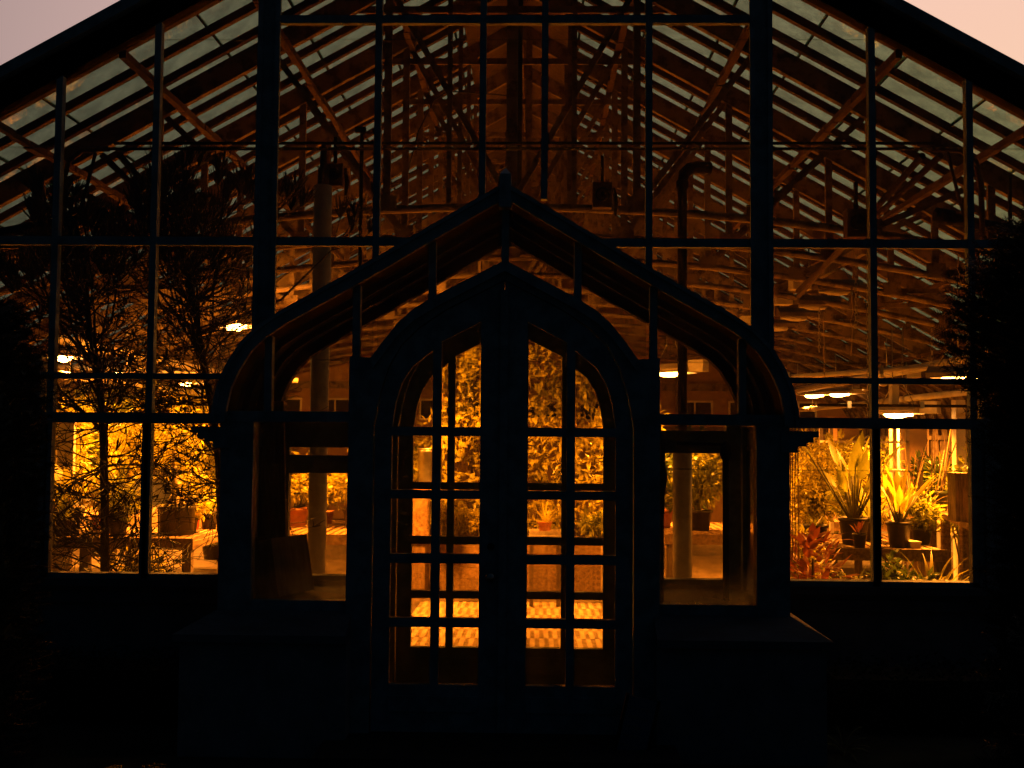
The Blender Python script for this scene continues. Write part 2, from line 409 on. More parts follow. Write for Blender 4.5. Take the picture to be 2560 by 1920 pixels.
for a, b in ((LX[0], LX[1]), (LX[1], -1.61), (-1.45, -.97), (1.03, 1.45), (1.61, LX[2]), (LX[2], LX[3])):
    inner = a in (-1.45, 1.03)
    for z0, z1 in ((zS + .02, zl), (zl - .012, zT4 - .03)):
        yo = .012 if z0 < zl - .1 else .018
        plate('pane', [(a, z0), (b, z0), (b, z1), (a, z1)], [], yo, yo + .004, M['g_porch' if inner else 'g_front'], GH)
ob('lower_mullion', MB().box(LX[1] - .021, LX[1] + .021, -.03, .05, zS + .024, zT4 - .036), M['frame'], GH)
ob('lower_mullion', MB().box(LX[2] - .021, LX[2] + .021, -.03, .05, zS + .024, zT4 - .036), M['frame'], GH)

# ---- roof trusses, one every 1.16 m
Y0, DY, NT = 1.28, 1.16, 12
def zb(x): return 3.59 - .0245 * x * x
tm = {}
rl = math.hypot(XE, SL * XE)
for sx in (-1, 1):
    off = .158
    tm['rafter', sx] = MB().beam((0, 0, ZR - off), (sx * XE, 0, ZR - SL * XE - off), .055, .165, (0, 0, 1)).mesh('rafter')
tm['chord'] = MB().tube([(x, 0, zb(x)) for x in [-6 + i * .5 for i in range(25)]], .034, 7).mesh('bottom_chord')
tm['king'] = MB().box(-.045, .045, -.03, .03, zb(0), ZR - .16).mesh('king_post')
VT = (1.0, 1.95, 2.85, 3.8, 4.8)
for sx in (-1, 1):
    for i, x in enumerate(VT):
        tm['strut', sx, i] = MB().box(sx * x - .03, sx * x + .03, -.014, .014, zb(x), ZR - SL * x - .16).mesh('strut')
        xi = VT[i - 1] if i else 0.0
        tm['brace', sx, i] = MB().beam((sx * x, .032, ZR - SL * x - .18), (sx * xi, .032, zb(xi) + .03), .05, .02, (0, 1, 0)).mesh('brace')
        g_ = MB()                                   # riveted gusset where strut meets chord
        g_.box(sx * x - .085, sx * x + .085, -.03, -.016, zb(x) - .02, zb(x) + .11)
        for a in (-.05, .05):
            for b_ in (.02, .07): g_.box(sx * x + a - .009, sx * x + a + .009, -.037, -.03, zb(x) + b_ - .009, zb(x) + b_ + .009)
        tm['gusset', sx, i] = g_.mesh('gusset')
xc_ = 1.3; zc_ = ZR - SL * xc_ - .20
tm['collar'] = MB().box(-xc_, xc_, .016, .034, zc_ - .028, zc_ + .028).mesh('collar_tie')
for sx in (-1, 1):
    tm['post', sx] = MB().box(sx * .5 - .02, sx * .5 + .02, -.036, -.018, zb(.5), ZR - SL * .5 - .16).mesh('strut')
for k in range(NT):
    T = bpy.data.objects.new('roof_truss', None); COL.objects.link(T); T.parent = GH; T.location = (XC, Y0 + k * DY, 0)
    for key, me in tm.items():
        link(me.name.split('.')[0], me, M['truss'], T)
PBD = DY
# purlins run the length of the house below the rafters
for x in (.95, 1.8, 2.66, 3.55, 4.45, 5.35):
    for sx in (-1, 1):
        m = MB(); pts = []
        n = 60
        for i in range(n):
            ya = .05 + (LEN - .1) * i / n; yb = .05 + (LEN - .1) * (i + 1) / n
            j = rnd.uniform(-.006, .006)
            m.beam((sx * x + j, ya, ZR - SL * x - .27 + j), (sx * x + j, yb + .004, ZR - SL * x - .27 + j), .05 + rnd.uniform(-.008, .012), .05 + rnd.uniform(-.008, .01))
        ob('purlin', m, M['rust'], GH, (XC, 0, 0))
ob('ridge_beam', MB().box(XC - .05, XC + .05, -.02, LEN, ZR - .30, ZR - .17), M['truss'], GH)
ob('ridge_cap', MB().add([(XC - .12, -.1, ZR - .03), (XC, -.1, ZR + .07), (XC + .12, -.1, ZR - .03), (XC - .12, LEN, ZR - .03), (XC, LEN, ZR + .07), (XC + .12, LEN, ZR - .03)],
   [(0, 1, 2), (5, 4, 3), (0, 3, 4, 1), (1, 4, 5, 2), (0, 2, 5, 3)]), M['frame'], GH)
for sx in (-1, 1):
    rbm = MB().beam((0, -PBD / 2 + .004, 0), (0, PBD / 2 - .004, 0), .56, .022, (0, 0, 1)).mesh('ridge_board')
    for i in range(NT):
        link('ridge_board', rbm, M['bark'], GH, (XC + sx * .27, Y0 + (i - .5) * PBD, ZR - SL * .27 - .072), (0, sx * math.atan(SL), 0))
# sash bars, three to a bay, and the lapped panes between them
NB = 39; PB = LEN / NB
for sx in (-1, 1):
    bme = MB().beam((0, 0, ZR - .034), (sx * XE, 0, ZR - SL * XE - .034), .050, .062).mesh('glazing_bar')
    for i in range(1, NB):
        link('glazing_bar', bme, M['bar'], GH, (XC, i * PB, 0))
NP_ = 11; xs = [.06 + (XE - .06) * i / NP_ for i in range(NP_ + 1)]
ang = math.atan(SL)
rest = MB()
for sx in (-1, 1):
    hw = (xs[1] - xs[0]) / math.cos(ang) / 2 + .012
    pme = MB().box(-hw, hw, -PB / 2 + .012, PB / 2 - .012, -.002, .002)
    pme.box(-hw - .001 if sx > 0 else hw - .012, -hw + .012 if sx > 0 else hw + .001, -PB / 2 + .012, PB / 2 - .012, -.006, -.003)
    eme = pme.mesh('roof_pane')
    for j in range(NB):
        for i in range(NP_):
            xm = (xs[i] + xs[i + 1]) / 2
            loc = (XC + sx * xm, (j + .5) * PB, ZR - SL * xm + (.004 if i % 2 else 0))
            rot = (rnd.uniform(-.006, .006), sx * ang + rnd.uniform(-.005, .005), 0)
            if j < 13 and (i >= 1): link('roof_pane', eme, M['g_roof'], GH, loc, rot)
            else:
                mt = Matrix.Translation(loc) @ Euler(rot).to_matrix().to_4x4()
                rest.add([mt @ V(q) for q in pme.v], pme.f)
stuff(ob('distant_roof_panes', rest, M['g_roof'], GH))
# lap cords: the dark putty lines where panes overlap are a real bar under each lap
lap = MB()
for sx in (-1, 1):
    for i in range(1, NP_): lap.box(XC + sx * xs[i] - .006, XC + sx * xs[i] + .006, .04, LEN, ZR - SL * xs[i] - .012, ZR - SL * xs[i] - .005)
stuff(ob('lap_seals', lap, M['iron'], GH))
# curved eaves and side walls
def eave(t):
    a = t * math.pi / 2
    return XE + (W - XE) * math.sin(a), zE - .72 * (1 - math.cos(a)) - .12 * math.sin(a)
zW = eave(1)[1]
for sx in (-1, 1):
    rib = MB()
    for k in range(8):
        a, b = eave(k / 8), eave((k + 1) / 8)
        rib.beam((sx * a[0], 0, a[1]), (sx * b[0], 0, b[1]), .04, .06, (0, 1, 0))
    rib.box(sx * W - .03, sx * W + .03, -.02, .02, .9, zW + .01)
    rme = rib.mesh('eave_rib')
    for i in range(0, NB + 1): link('eave_rib', rme, M['truss'], GH, (XC, min(LEN - .03, max(.08, i * PB)), 0))
    gl = MB()
    for k in range(8):
        a, b = eave(k / 8), eave((k + 1) / 8)
        gl.add([(XC + sx * a[0] + sx * .03, .02, a[1] + .03), (XC + sx * b[0] + sx * .03, .02, b[1] + .03), (XC + sx * b[0] + sx * .03, LEN, b[1] + .03), (XC + sx * a[0] + sx * .03, LEN, a[1] + .03)], [(0, 1, 2, 3)], True)
    gl.add([(XC + sx * W, .02, .9), (XC + sx * W, LEN, .9), (XC + sx * W, LEN, zW + .02), (XC + sx * W, .02, zW + .02)], [(0, 1, 2, 3)])
    stuff(ob('eave_boards', gl, M['truss'], GH))
    ob('side_wall', MB().box(XC + sx * W - .12, XC + sx * W + .12, .22, LEN, 0, .9), M['wall'], GH)
    ob('side_rail', MB().box(XC + sx * W - .05, XC + sx * W + .05, .22, LEN, zW - .04, zW + .03), M['truss'], GH)
# head house wall closing the far end, with a row of small dark windows
wins = []
for k in range(-5, 6):
    xw = k * 1.08 + .3
    wins.append((xw - .38, xw + .38, 2.10, 2.55))
ev_ = [eave(k / 8) for k in range(9)]
outer = [(-W - .04, 0), (W + .06, 0)] + [(q[0] + .06, q[1] + .04) for q in ev_[::-1]] + [(0, ZR - .1)] + [(-q[0] - .04, q[1] + .04) for q in ev_]
plate('back_wall', outer, [[(a, z0), (b, z0), (b, z1), (a, z1)] for a, b, z0, z1 in wins], LEN, LEN + .15, M['card'], GH)
for a, b, z0, z1 in wins:
    wn = plate('window', [(a, z0), (b, z0), (b, z1), (a, z1)], [[(a + .04, z0 + .04), ((a + b) / 2 - .015, z0 + .04), ((a + b) / 2 - .015, z1 - .04), (a + .04, z1 - .04)],
         [((a + b) / 2 + .015, z0 + .04), (b - .04, z0 + .04), (b - .04, z1 - .04), ((a + b) / 2 + .015, z1 - .04)]], LEN - .025, LEN + .04, M['white'], GH)
    ob('pane', MB().box(a + .03, b - .03, LEN + .02, LEN + .026, z0 + .03, z1 - .03), M['pit'], wn)
for x in (-5.4, -3.2, -1.1, 1.1, 3.2, 5.4): ob('wall_post', MB().box(x - .06, x + .06, LEN - .06, LEN - .002, 0, roofz(x) - .2), M['truss'], GH)
ob('wall_rail', MB().box(-W, W, LEN - .09, LEN - .062, 2.75, 2.9), M['truss'], GH)
ob('wall_rail', MB().box(-W, W, LEN - .09, LEN - .062, 1.85, 1.97), M['truss'], GH)
# tie rods and their curved end brackets close behind the front
YT = .62
for (pa, pb, py_) in ((285, 2335, 358), (240, 2368, 372)):
    a, b = at(pa, py_, YT), at(pb, py_, YT)
    ob('tie_rod', MB().tube([a, b], .012, 7), M['iron'], GH)
for sx, px in ((-1, 240), (1, 2368)):
    a = at(px, 372, YT)
    ob('rod_bracket', MB().tube([a + V((-sx * .10, 0, 0)), a + V((sx * .10, 0, -.01)), a + V((sx * .20, 0, -.09)), a + V((sx * .24, 0, -.25)), a + V((sx * .25, 0, -.75))], .02, 6), M['rust'], GH)
    ob('rod_bracket', MB().tube([a + V((0, 0, -.02)), a + V((sx * .10, .05, -.35)), a + V((sx * .26, .1, -.8))], .013, 6), M['rust'], GH)
    for o_ in (0, .13):
        q = a + V((-sx * (.05 + o_), 0, -.05)); e = V((sx * 2.75, YT + 2.6, 3.2 - o_ * .4))
        ob('wind_brace', MB().tube([q, q.lerp(e, .5), e], .026, 7), M['rust'], GH)

# ------------------------------------------------------------------ doors (one pair outside, the same pair again inside)
YP = -1.04
def PX(px, py): q = at(px, py, YP); return (q.x, q.z)
XP = at(1261, 900, YP).x
def pt(px, py):
    x, z = PX(px, py); return (x - XP, z)
RH = [pt(1263, 704), pt(1405, 778), pt(1470, 822), pt(1515, 866), pt(1548, 925), pt(1568, 995), pt(1577, 1068)]
zr = [pt(1420, y)[1] for y in (1070, 1092, 1228, 1249, 1387, 1410, 1547, 1569, 1713)]
xA0, xA1, xB0, xB1 = pt(1316, 1300)[0], pt(1415, 1300)[0], pt(1436, 1300)[0], pt(1538, 1300)[0]
DXH = pt(1581, 1300)[0]
def door(parent, y, knob):
    for s in (1, -1):
        outer = [(s * .002, .106), (s * DXH, .106), (s * DXH, zr[0])] + [(s * q[0], q[1]) for q in RH[::-1][1:-1]] + [(s * .002, RH[0][1])]
        lites = [[(xA0, zr[0]), (xA1, zr[0]), (xA1, pt(1416, 857)[1]), (xA0, pt(1316, 806)[1])],
                 [(xB0, zr[0]), (xB1, zr[0]), (pt(1530, 1000)[0], pt(1530, 1010)[1]), (pt(1515, 960)[0], pt(1515, 960)[1]), (pt(1488, 918)[0], pt(1488, 918)[1]), (xB0, pt(1438, 878)[1])]]
        for k in range(1, 9, 2):
            for a, b in ((xA0, xA1), (xB0, xB1)): lites.append([(a, zr[k + 1]), (b, zr[k + 1]), (b, zr[k]), (a, zr[k])])
        lites = [[(s * q[0], q[1]) for q in r_] for r_ in lites]
        d = plate('door', outer, lites, y - .025, y + .025, M['frame'], parent)
        if parent is GH: d.location.x = XP
        for r_ in lites:
            cxm = sum(q[0] for q in r_) / len(r_); czm = sum(q[1] for q in r_) / len(r_)
            big = [(cxm + (q[0] - cxm) * 1.04, czm + (q[1] - czm) * 1.03) for q in r_]
            plate('pane', big, [], y - .002, y + .002, M['g_porch'], d)
        bt = MB()                                        # raised panel on the bottom rail
        x0, x1 = sorted((s * xA0, s * xB1)); bt.box(x0, x1, y - .034, y - .025, .22, zr[8] - .06)
        ob('panel', bt, M['frame'], d)
        if s > 0: ob('meeting_strip', MB().box(-.022, .022, y - .04, y - .0265, .11, RH[0][1] - .06), M['frame'], d)
        if knob and s < 0:
            q = at(1226, 1443, y - .06)
            ob('knob', MB().lathe([(.001, 0), (.022, .004), (.029, .02), (.024, .034), (.010, .042), (.010, .07)], 14), M['galv'], d, (q.x - XP, y - .09, q.z), (R(-90), 0, 0))
            q = at(1227, 1367, y - .03)
            ob('lock', MB().lathe([(.001, 0), (.019, .002), (.021, .012)], 14), M['iron'], d, (q.x - XP, y - .037, q.z), (R(-90), 0, 0))

# ------------------------------------------------------------------ the entrance porch
PO = thing('entrance_porch', 'small gabled entrance porch with curved eaves and arched double doors', 'porch', (XP, 0, 0))
door(PO, YP - .01, True)
OUT = [pt(1262, 478), pt(1435, 578), pt(1562, 654), pt(1706, 737), pt(1815, 798), pt(1869, 834), pt(1909, 874), pt(1941, 925), pt(1963, 975), pt(1975, 1030), pt(1977, 1066)]
OUT[0] = (0, OUT[0][1])
def inset(pts, d):
    r_ = []
    for i, q in enumerate(pts):
        a = V(pts[max(0, i - 1)]); b = V(pts[min(len(pts) - 1, i + 1)]); t = (b - a).normalized(); n = V((t.y, -t.x))   # inward
        if n.y > 0: n = -n
        if i == 0: r_.append((0, q[1] - d * 1.15)); continue
        if i == len(pts) - 1: n = V((-1, 0))
        r_.append((q[0] + n.x * d, q[1] + n.y * d))
    return r_
IN = inset(OUT, .056)
def both(o, i): return o[::-1] and ([( -q[0], q[1]) for q in o[::-1]] + o[1:] + i[::-1] + [(-q[0], q[1]) for q in i[1:]])
plate('bargeboard', both(OUT, IN), [], YP - .10, YP - .062, M['frame'], PO)
O2 = inset(OUT, -.022)
plate('roof_edge', both(O2, OUT), [], YP - .115, YP - .064, M['frame'], PO)
IN2 = inset(OUT, .03)
plate('roof', both(OUT, IN2), [], YP - .06, -.05, M['iron'], PO)  # near-black colour on roof and ribs stands in for the shade inside the porch
IN3 = inset(OUT, .10)
plate('back_rib', both(IN2, IN3), [], -.12, -.04, M['iron'], PO)
for yy in (-.72, -.40): plate('roof_rib', both(IN2, inset(OUT, .07)), [], yy - .02, yy + .02, M['iron'], PO)
fz = OUT[0][1]
ob('finial', MB().add([(-.036, YP - .13, fz - .12), (.036, YP - .13, fz - .12), (.036, YP - .05, fz - .12), (-.036, YP - .05, fz - .12),
                       (-.032, YP - .13, fz + .07), (.032, YP - .13, fz + .07), (.032, YP - .05, fz + .07), (-.032, YP - .05, fz + .07), (0, YP - .09, fz + .115)],
   [(0, 1, 5, 4), (1, 2, 6, 5), (2, 3, 7, 6), (3, 0, 4, 7), (4, 5, 8), (5, 6, 8), (6, 7, 8), (7, 4, 8), (0, 3, 2, 1)]), M['frame'], PO)
HO = [(0, pt(1262, 656)[1]), pt(1439, 749), pt(1489, 780), pt(1525, 813), pt(1562, 860), pt(1591, 900)]
HI = [(0, RH[0][1])] + RH[1:]
xj0, xj1 = DXH + .006, pt(1647, 1100)[0]; zj = pt(1600, 897)[1]
hood = [(-q[0], q[1]) for q in HO[::-1]] + HO[1:] + [(xj1, zj), (xj1, .1), (xj0, .1), (xj0, RH[-1][1])] + [(q[0] + .004, q[1] + .003) for q in RH[::-1][1:-1]]
hood += [(0, RH[0][1] + .003)] + [(-q[0] - .004, q[1] + .003) for q in RH[1:-1]] + [(-xj0, RH[-1][1]), (-xj0, .1), (-xj1, .1), (-xj1, zj)]
plate('door_surround', hood, [], YP - .05, YP + .04, M['frame'], PO)
# hood mould standing proud of the surround
hm = [(-q[0], q[1]) for q in HO[::-1]] + HO[1:]; hi_ = [(q[0] * .985, q[1] - .062) for q in HO]
hm += hi_[::-1] + [(-q[0], q[1]) for q in hi_[1:]]
plate('hood_mould', hm, [], YP - .085, YP - .051, M['frame'], PO)
# the inner doorway repeats surround and doors in the plane of the glasshouse front
def indoor():
    door(GH, -.01, False)
    plate('door_surround', hood, [], -.05, .03, M['frame'], GH).location.x = XP
indoor()
zl0, zl1 = pt(1750, 1063)[1], pt(1750, 1036)[1]
xg1 = pt(1889, 1300)[0]; xp1 = pt(1971, 1300)[0]; zsill = pt(1750, 1511)[1]
for s in (-1, 1):
    a, b = sorted((s * xj1, s * (xp1 + .01)))
    ob('lintel', MB().box(a, b, YP - .04, YP + .04, zl0, zl1), M['frame'], PO)
    a, b = sorted((s * xg1, s * xp1))
    ob('pilaster', MB().box(a, b, YP - .035, YP + .06, zsill - .06, zl0), M['frame'], PO)
    a, b = sorted((s * xj1, s * (xp1 + .0)))
    ob('sill_rail', MB().box(a, b, YP - .025, YP + .05, zsill - .06, zsill), M['frame'], PO)
    # moulded eaves cornice, stepped, running back along the side
    cm = MB(); ztop = pt(1990, 1078)[1]
    for (o_, z0, z1) in ((.16, -.035, 0), (.13, -.065, -.035), (.09, -.085, -.065), (.04, -.12, -.085)):
        x0, x1 = sorted((s * (xp1 - .05), s * (xp1 + o_))); cm.box(x0, x1, YP - .055, -.06, ztop + z0, ztop + z1)
    ob('eaves_cornice', cm, M['frame'], PO)
    # plinth with weathered sloping cap
    xo = 1.79; xi = .845; zc = .665
    x0, x1 = sorted((s * xi, s * (xo - .03)))
    ob('base_wall', MB().box(x0, x1, YP - .19, 0, 0, zc - .04), M['wall'], PO)
    q = [(s * xi, YP - .225, zc), (s * xo, YP - .225, zc), (s * xo, -.06, zc), (s * xi, -.06, zc)]
    lo = [(x_, y_, zc - .042) for x_, y_, _ in q]
    hi2 = [(s * xi, YP - .03, zsill - .055), (s * xp1, YP - .03, zsill - .055), (s * xp1, -.06, zsill - .055), (s * xi, -.06, zsill - .055)]
    ob('plinth_cap', MB().add(lo + q + hi2, [(0, 1, 2, 3)[::-1 if s > 0 else 1], (0, 1, 5, 4), (1, 2, 6, 5), (2, 3, 7, 6), (3, 0, 4, 7), (4, 5, 9, 8), (5, 6, 10, 9), (6, 7, 11, 10), (7, 4, 8, 11), (8, 9, 10, 11)]), M['stone'], PO)
    # side wall glazing of the porch
    xa = s * (xp1 - .05)
    for yy in (-.10, -.55): ob('side_post', MB().box(xa - .025, xa + .025, yy - .03, yy + .03, zsill - .05, zl0), M['frame'], PO)
    ob('side_pane', MB().box(xa - .002, xa + .002, YP + .06, -.06, zsill - .05, zl0), M['g_porch'], PO)
    ob('side_lintel', MB().box(xa - .03, xa + .03, YP + .06, -.06, zl0 + .001, zl1), M['frame'], PO)
    # window pane
    a, b = sorted((s * (xj1 - .01), s * (xg1 + .01)))
    ob('pane', MB().box(a, b, YP - .002, YP + .002, zsill - .01, zl0 + .01), M['g_porch'], PO)
# glazing stubs of the porch gable, and its panes
def prof(P, x):
    x = abs(x)
    for (a, b) in zip(P, P[1:]):
        if a[0] <= x <= b[0] and b[0] > a[0]: return a[1] + (b[1] - a[1]) * (x - a[0]) / (b[0] - a[0])
    return P[-1][1]
st = [0, .415, .845, 1.345]
for x in st:
    for s in ((1,) if x == 0 else (1, -1)):
        z1 = prof(IN, x) + .01; z0 = prof(HO, x) - .01 if x < .8 else (zj - .02 if x < 1 else zl1 - .002)
        ob('gable_stub', MB().box(s * x - .021, s * x + .021, YP - .03, YP + .03, z0, z1), M['frame'], PO)
def cell(x0, x1, s):
    n = 8; up = [(x0 + (x1 - x0) * i / n, prof(OUT, x0 + (x1 - x0) * i / n) - .03) for i in range(n + 1)]
    lo = []
    for i in range(n + 1):
        x = x0 + (x1 - x0) * i / n
        lo.append((x, (prof(HO, x) - .01) if x < HO[-1][0] else (zj - .01 if x < .845 else zl1 - .01)))
    pts = lo + up[::-1]
    return [(s * q[0], q[1]) for q in pts]
for a, b in ((.0, .415), (.415, .845), (.845, 1.345), (1.345, 1.60)):
    for s in (-1, 1): plate('gable_pane', cell(a + .004, b - .004, s), [], YP + .004, YP + .008, M['g_porch'], PO)

# ------------------------------------------------------------------ lamps
def grow_lamp(loc, lit, rz, label, chain=1.0, power=0., group='grow lamps hung under the roof', aim=None):
    t = thing('grow_lamp', label, 'lamp', loc, rz, group)
    m = MB()                                             # folded wing reflector
    w, l = .18, .25
    pr_ = [(-w, -.02), (-w, .02), (-w * .55, .085), (w * .55, .085), (w, .02), (w, -.02)]
    vs = [(x_, -l, z_) for x_, z_ in pr_] + [(x_, l, z_) for x_, z_ in pr_] 
    fs = [(i, i + 1, i + 7, i + 6) for i in range(5)]
    m.add(vs, fs); m.add([(x_ * .98, -l, z_ - .006) for x_, z_ in pr_] + [(x_ * .98, l, z_ - .006) for x_, z_ in pr_], [f[::-1] for f in fs])
    for yy in (-l, l): m.add([(-w, yy, -.02), (-w, yy, .02), (-w * .55, yy, .085), (w * .55, yy, .085), (w, yy, .02), (w, yy, -.02)], [(0, 1, 2, 3, 4, 5)])
    ob('reflector', m, M['alum' if lit else 'hood'], t)
    ob('ballast', MB().box(-.07, .07, -l - .22, -l - .02, -.02, .12), M['white'], t)
    ob('bulb', MB().lathe([(.002, -.17), (.030, -.14), (.043, -.05), (.040, .05), (.020, .12), (.020, .17)], 12), M['bulb' if lit else 'off'], t, (0, 0, -.03), (R(90), 0, 0))
    ch = MB()
    for yy in (-l * .8, l * .8): ch.tube([(0, yy, .08), (0, yy * .3, .08 + min(.25, chain * .5)), (0, yy * .3, .08 + chain)], .006, 4)
    ob('chain', ch, M['galv'], t)
    if lit:
        la = bpy.data.lights.new('sodium_light', 'AREA'); la.shape = 'ELLIPSE'; la.size = .22; la.size_y = .40; la.energy = power; la.color = LAMP; la.spread = R(152)
        lo = bpy.data.objects.new('sodium_light', la); COL.objects.link(lo); lo.parent = t; lo.location = (0, 0, -.09)
        if aim: lo.rotation_euler = V(aim).to_track_quat('-Z', 'Y').to_euler(); la.spread = R(170)
    return t
PWR = 640
def hang(px, py, d): q = at(px, py, d - 6.95); return q
lit = [
 (hang(160, 890, 11.4), 0, 1.0, 'lit sodium grow lamp nearest the left front post'),
 (hang(305, 925, 13.8), 0, .95, 'lit sodium grow lamp second along the left wall'),
 (hang(468, 955, 16.6), 0, .9, 'lit sodium grow lamp third along the left wall, behind the twiggy tree'),
 (hang(590, 812, 11.0), 0, .85, 'bright lit lamp high among the twigs beside the left big column'),
 (hang(1678, 928, 12.6), 0, 1.6, 'single lit lamp seen through the right pane of the porch gable'),
 (hang(2035, 985, 18.4), 0, .8, 'far lit lamp, left one of the touching pair in the right window'),
 (hang(2098, 982, 18.0), 0, .8, 'far lit lamp, right one of the touching pair in the right window'),
 (hang(2400, 938, 9.6), 0, .55, 'lit lamp glinting through the tips of the right conifer'),
 (hang(2245, 1030, 12.4), 0, .62, 'low lit lamp beside the white post above the right benches'),
 (hang(945, 752, 10.3), 0, 2.3, 'lit lamp glinting in the left porch gable pane above the door hood'),
]
for q, rz, pw, lb in lit:
    ch = max(.15, min(roofz(q.x) - .25, zb(q.x)) - q.z - .08) if q.z < zb(q.x) else .3
    grow_lamp(q, True, rz + .9, lb, ch, PWR * pw, aim=(.50, .62, -1.1) if 'glinting in the left porch' in lb else None)
first = None
for i, (px, py, d) in enumerate([(2086, 722, 10.9), (2033, 760, 11.85), (1985, 789, 12.8), (1940, 815, 13.75), (1905, 838, 14.7), (1872, 860, 15.65)]):
    q = at(px, py, d - 6.95)
    lb = ['nearest', 'second', 'third', 'fourth', 'fifth', 'farthest'][i] + ' unlit wing lamp of the row beside the right big column'
    if first is None: first = grow_lamp(q, False, R(-84), lb, .35, group='unlit lamps in the row on the right')
    else: dup(first, q, R(-84 + rnd.uniform(-6, 6)), lb)
rl_ = thing('lamp_rail', 'straight timber rail carrying the row of unlit lamps on the right', 'rail', at(2086, 690, 3.95))
a = V((0, -1.0, .10)); b = V((0, 6.0, .10))
ob('rail_beam', MB().beam(a, b, .05, .09), M['oldwood'], rl_)
for yy in (-.8, 1.0, 3.0, 5.0): ob('hanger', MB().tube([(0, yy, .1), (0, yy, .5)], .01, 5), M['galv'], rl_)
k = 0
for i, (px, py, d) in enumerate([(1960, 1003, 19.5), (1925, 1000, 20.0), (2165, 968, 17), (2210, 955, 16), (2260, 945, 15)]):
    q = at(px, py, d - 6.95)
    lb = ['small unlit lamp left of the far lit pair', 'leftmost small unlit lamp under the far roof', 'unlit lamp right of the far lit pair', 'unlit lamp above the low lit one', 'unlit lamp nearest the right conifer'][i]
    dup(first, q, 0, lb, 'unlit lamps far back on the right')

# ------------------------------------------------------------------ pipes, fans, cords
def pole(name, label, cat, base, parts, group=None):
    t = thing(name, label, cat, base, 0, group)
    for nm, mb, m in parts: ob(nm, mb, m, t)
    return t
b = at(797, 1094, 1.05); zt = at(807, 465, 1.05).z
pole('flue_column', 'white wrapped flue column with a broken black top behind the left gable', 'column', (b.x, b.y, .02), [
    ('white_sleeve', MB().lathe([(.071, 0), (.071, zt - .02), (.060, zt - .02), (.05, zt - .1)], 20), M['white']),
    ('black_stub', MB().lathe([(.045, zt - .1), (.043, zt + .12), (.030, zt + .13), (.028, zt + .24), (.02, zt + .30), (.001, zt + .29)], 12), M['iron']),
    ('base_collar', MB().lathe([(.10, 0), (.10, .05), (.072, .06)], 20), M['iron'])])
b = at(1706, 1094, 1.05); ze = at(1709, 425, 1.05).z
pole('flue_pipe', 'dark stovepipe with an elbow on top and a white lagged foot', 'pipe', (b.x, b.y, .02), [
    ('white_sleeve', MB().lathe([(.074, 0), (.074, 1.72), (.05, 1.74)], 20), M['white']),
    ('iron_pipe', MB().tube([(0, 0, 1.7), (0, 0, ze - .12), (.015, 0, ze - .05), (.06, 0, ze - .01), (.11, 0, ze), (.22, .02, ze)], [.037, .037, .045, .05, .05, .05], 12), M['iron']),
    ('elbow_collar', MB().lathe([(.048, ze - .16), (.05, ze - .11), (.04, ze - .10)], 12), M['iron'])])
for s, px0, px1, lb in ((1, 2372, 2600, 'thick dark vent pipe ending in a cap left of the right conifer top'), (-1, 232, -60, 'thick dark vent pipe ending in a cap above the left twiggy tree')):
    a = at(px0, 545, .75); e = at(px1, 590, .55)
    t = thing('vent_pipe', lb, 'pipe', a, 0, 'capped vent pipes under the eaves')
    ob('pipe', MB().tube([(0, 0, 0), (e - a) * .55, e - a + V((s * .4, 0, -.1))], .042, 12), M['iron'], t)
    ob('end_cap', MB().tube([V((-s * .11, 0, .02)), V((-s * .10, 0, .02)), V((s * .03, 0, 0))], [.03, .058, .058], 14), M['iron'], t)
    ob('support_strap', MB().box(s * .45 - .012, s * .45 + .012, -.01, .01, -.06, .30), M['iron'], t)
def fan(px, py, d, sc, lb):
    q = at(px, py, d - 6.95); t = thing('vent_motor', lb, 'fan motor', q, 0, 'box fan motors on the first truss')
    m = MB().box(-.075 * sc, .075 * sc, -.05, .06, -.10 * sc, .10 * sc); ob('housing', m, M['rust'], t)
    ob('fan_ring', MB().tube([(.05 * sc * math.cos(a_), -.056, .05 * sc * math.sin(a_)) for a_ in [i * math.pi / 8 for i in range(17)]], .008, 5), M['iron'], t)
    ob('hub', MB().lathe([(.001, 0), (.018, .0), (.018, .03)], 10), M['iron'], t, (0, -.05, 0), (R(90), 0, 0))
    ob('bracket', MB().box(-.012, .012, -.02, .02, .10 * sc, .10 * sc + .22), M['iron'], t)
    ob('lever', MB().tube([(.09 * sc, -.01, .06), (.11 * sc, -.02, -.05), (.10 * sc, -.02, -.16)], [.012, .02, .012], 6), M['iron'], t)
fan(1505, 490, 8.15, 1.0, 'small rusty box fan on the truss right of the porch finial')
fan(2140, 560, 8.15, 1.1, 'dark box fan beside the right front mullion under the truss')
fan(838, 440, 8.15, .9, 'dark box motor beside the white flue column top')
b = at(893, 1094, .72); ztop = at(893, 325, .72).z
pole('standpipe', 'thin dark standpipe with a valve knob beside the left mullion', 'pipe', (b.x, b.y, .02), [
    ('pipe', MB().tube([(0, 0, 0), (0, 0, ztop)], .014, 8), M['iron']), ('valve', MB().box(-.05, .03, -.02, .02, ztop - .04, ztop), M['iron'])])
b = at(1316, 1094, 2.9)
pole('lit_strip_bar', 'bar added for the orange lit strip at the middle of the roof', 'pipe', (b.x, b.y, 3.5), [('pipe', MB().box(-.03, .03, -.02, .02, 0, 2.2), M['truss']), ('foot_box', MB().box(-.07, .09, -.05, .05, -.02, .06), M['rust'])])  # added bar standing in for the lit strip beside the centre post
b = at(1283, 1094, 1.9)
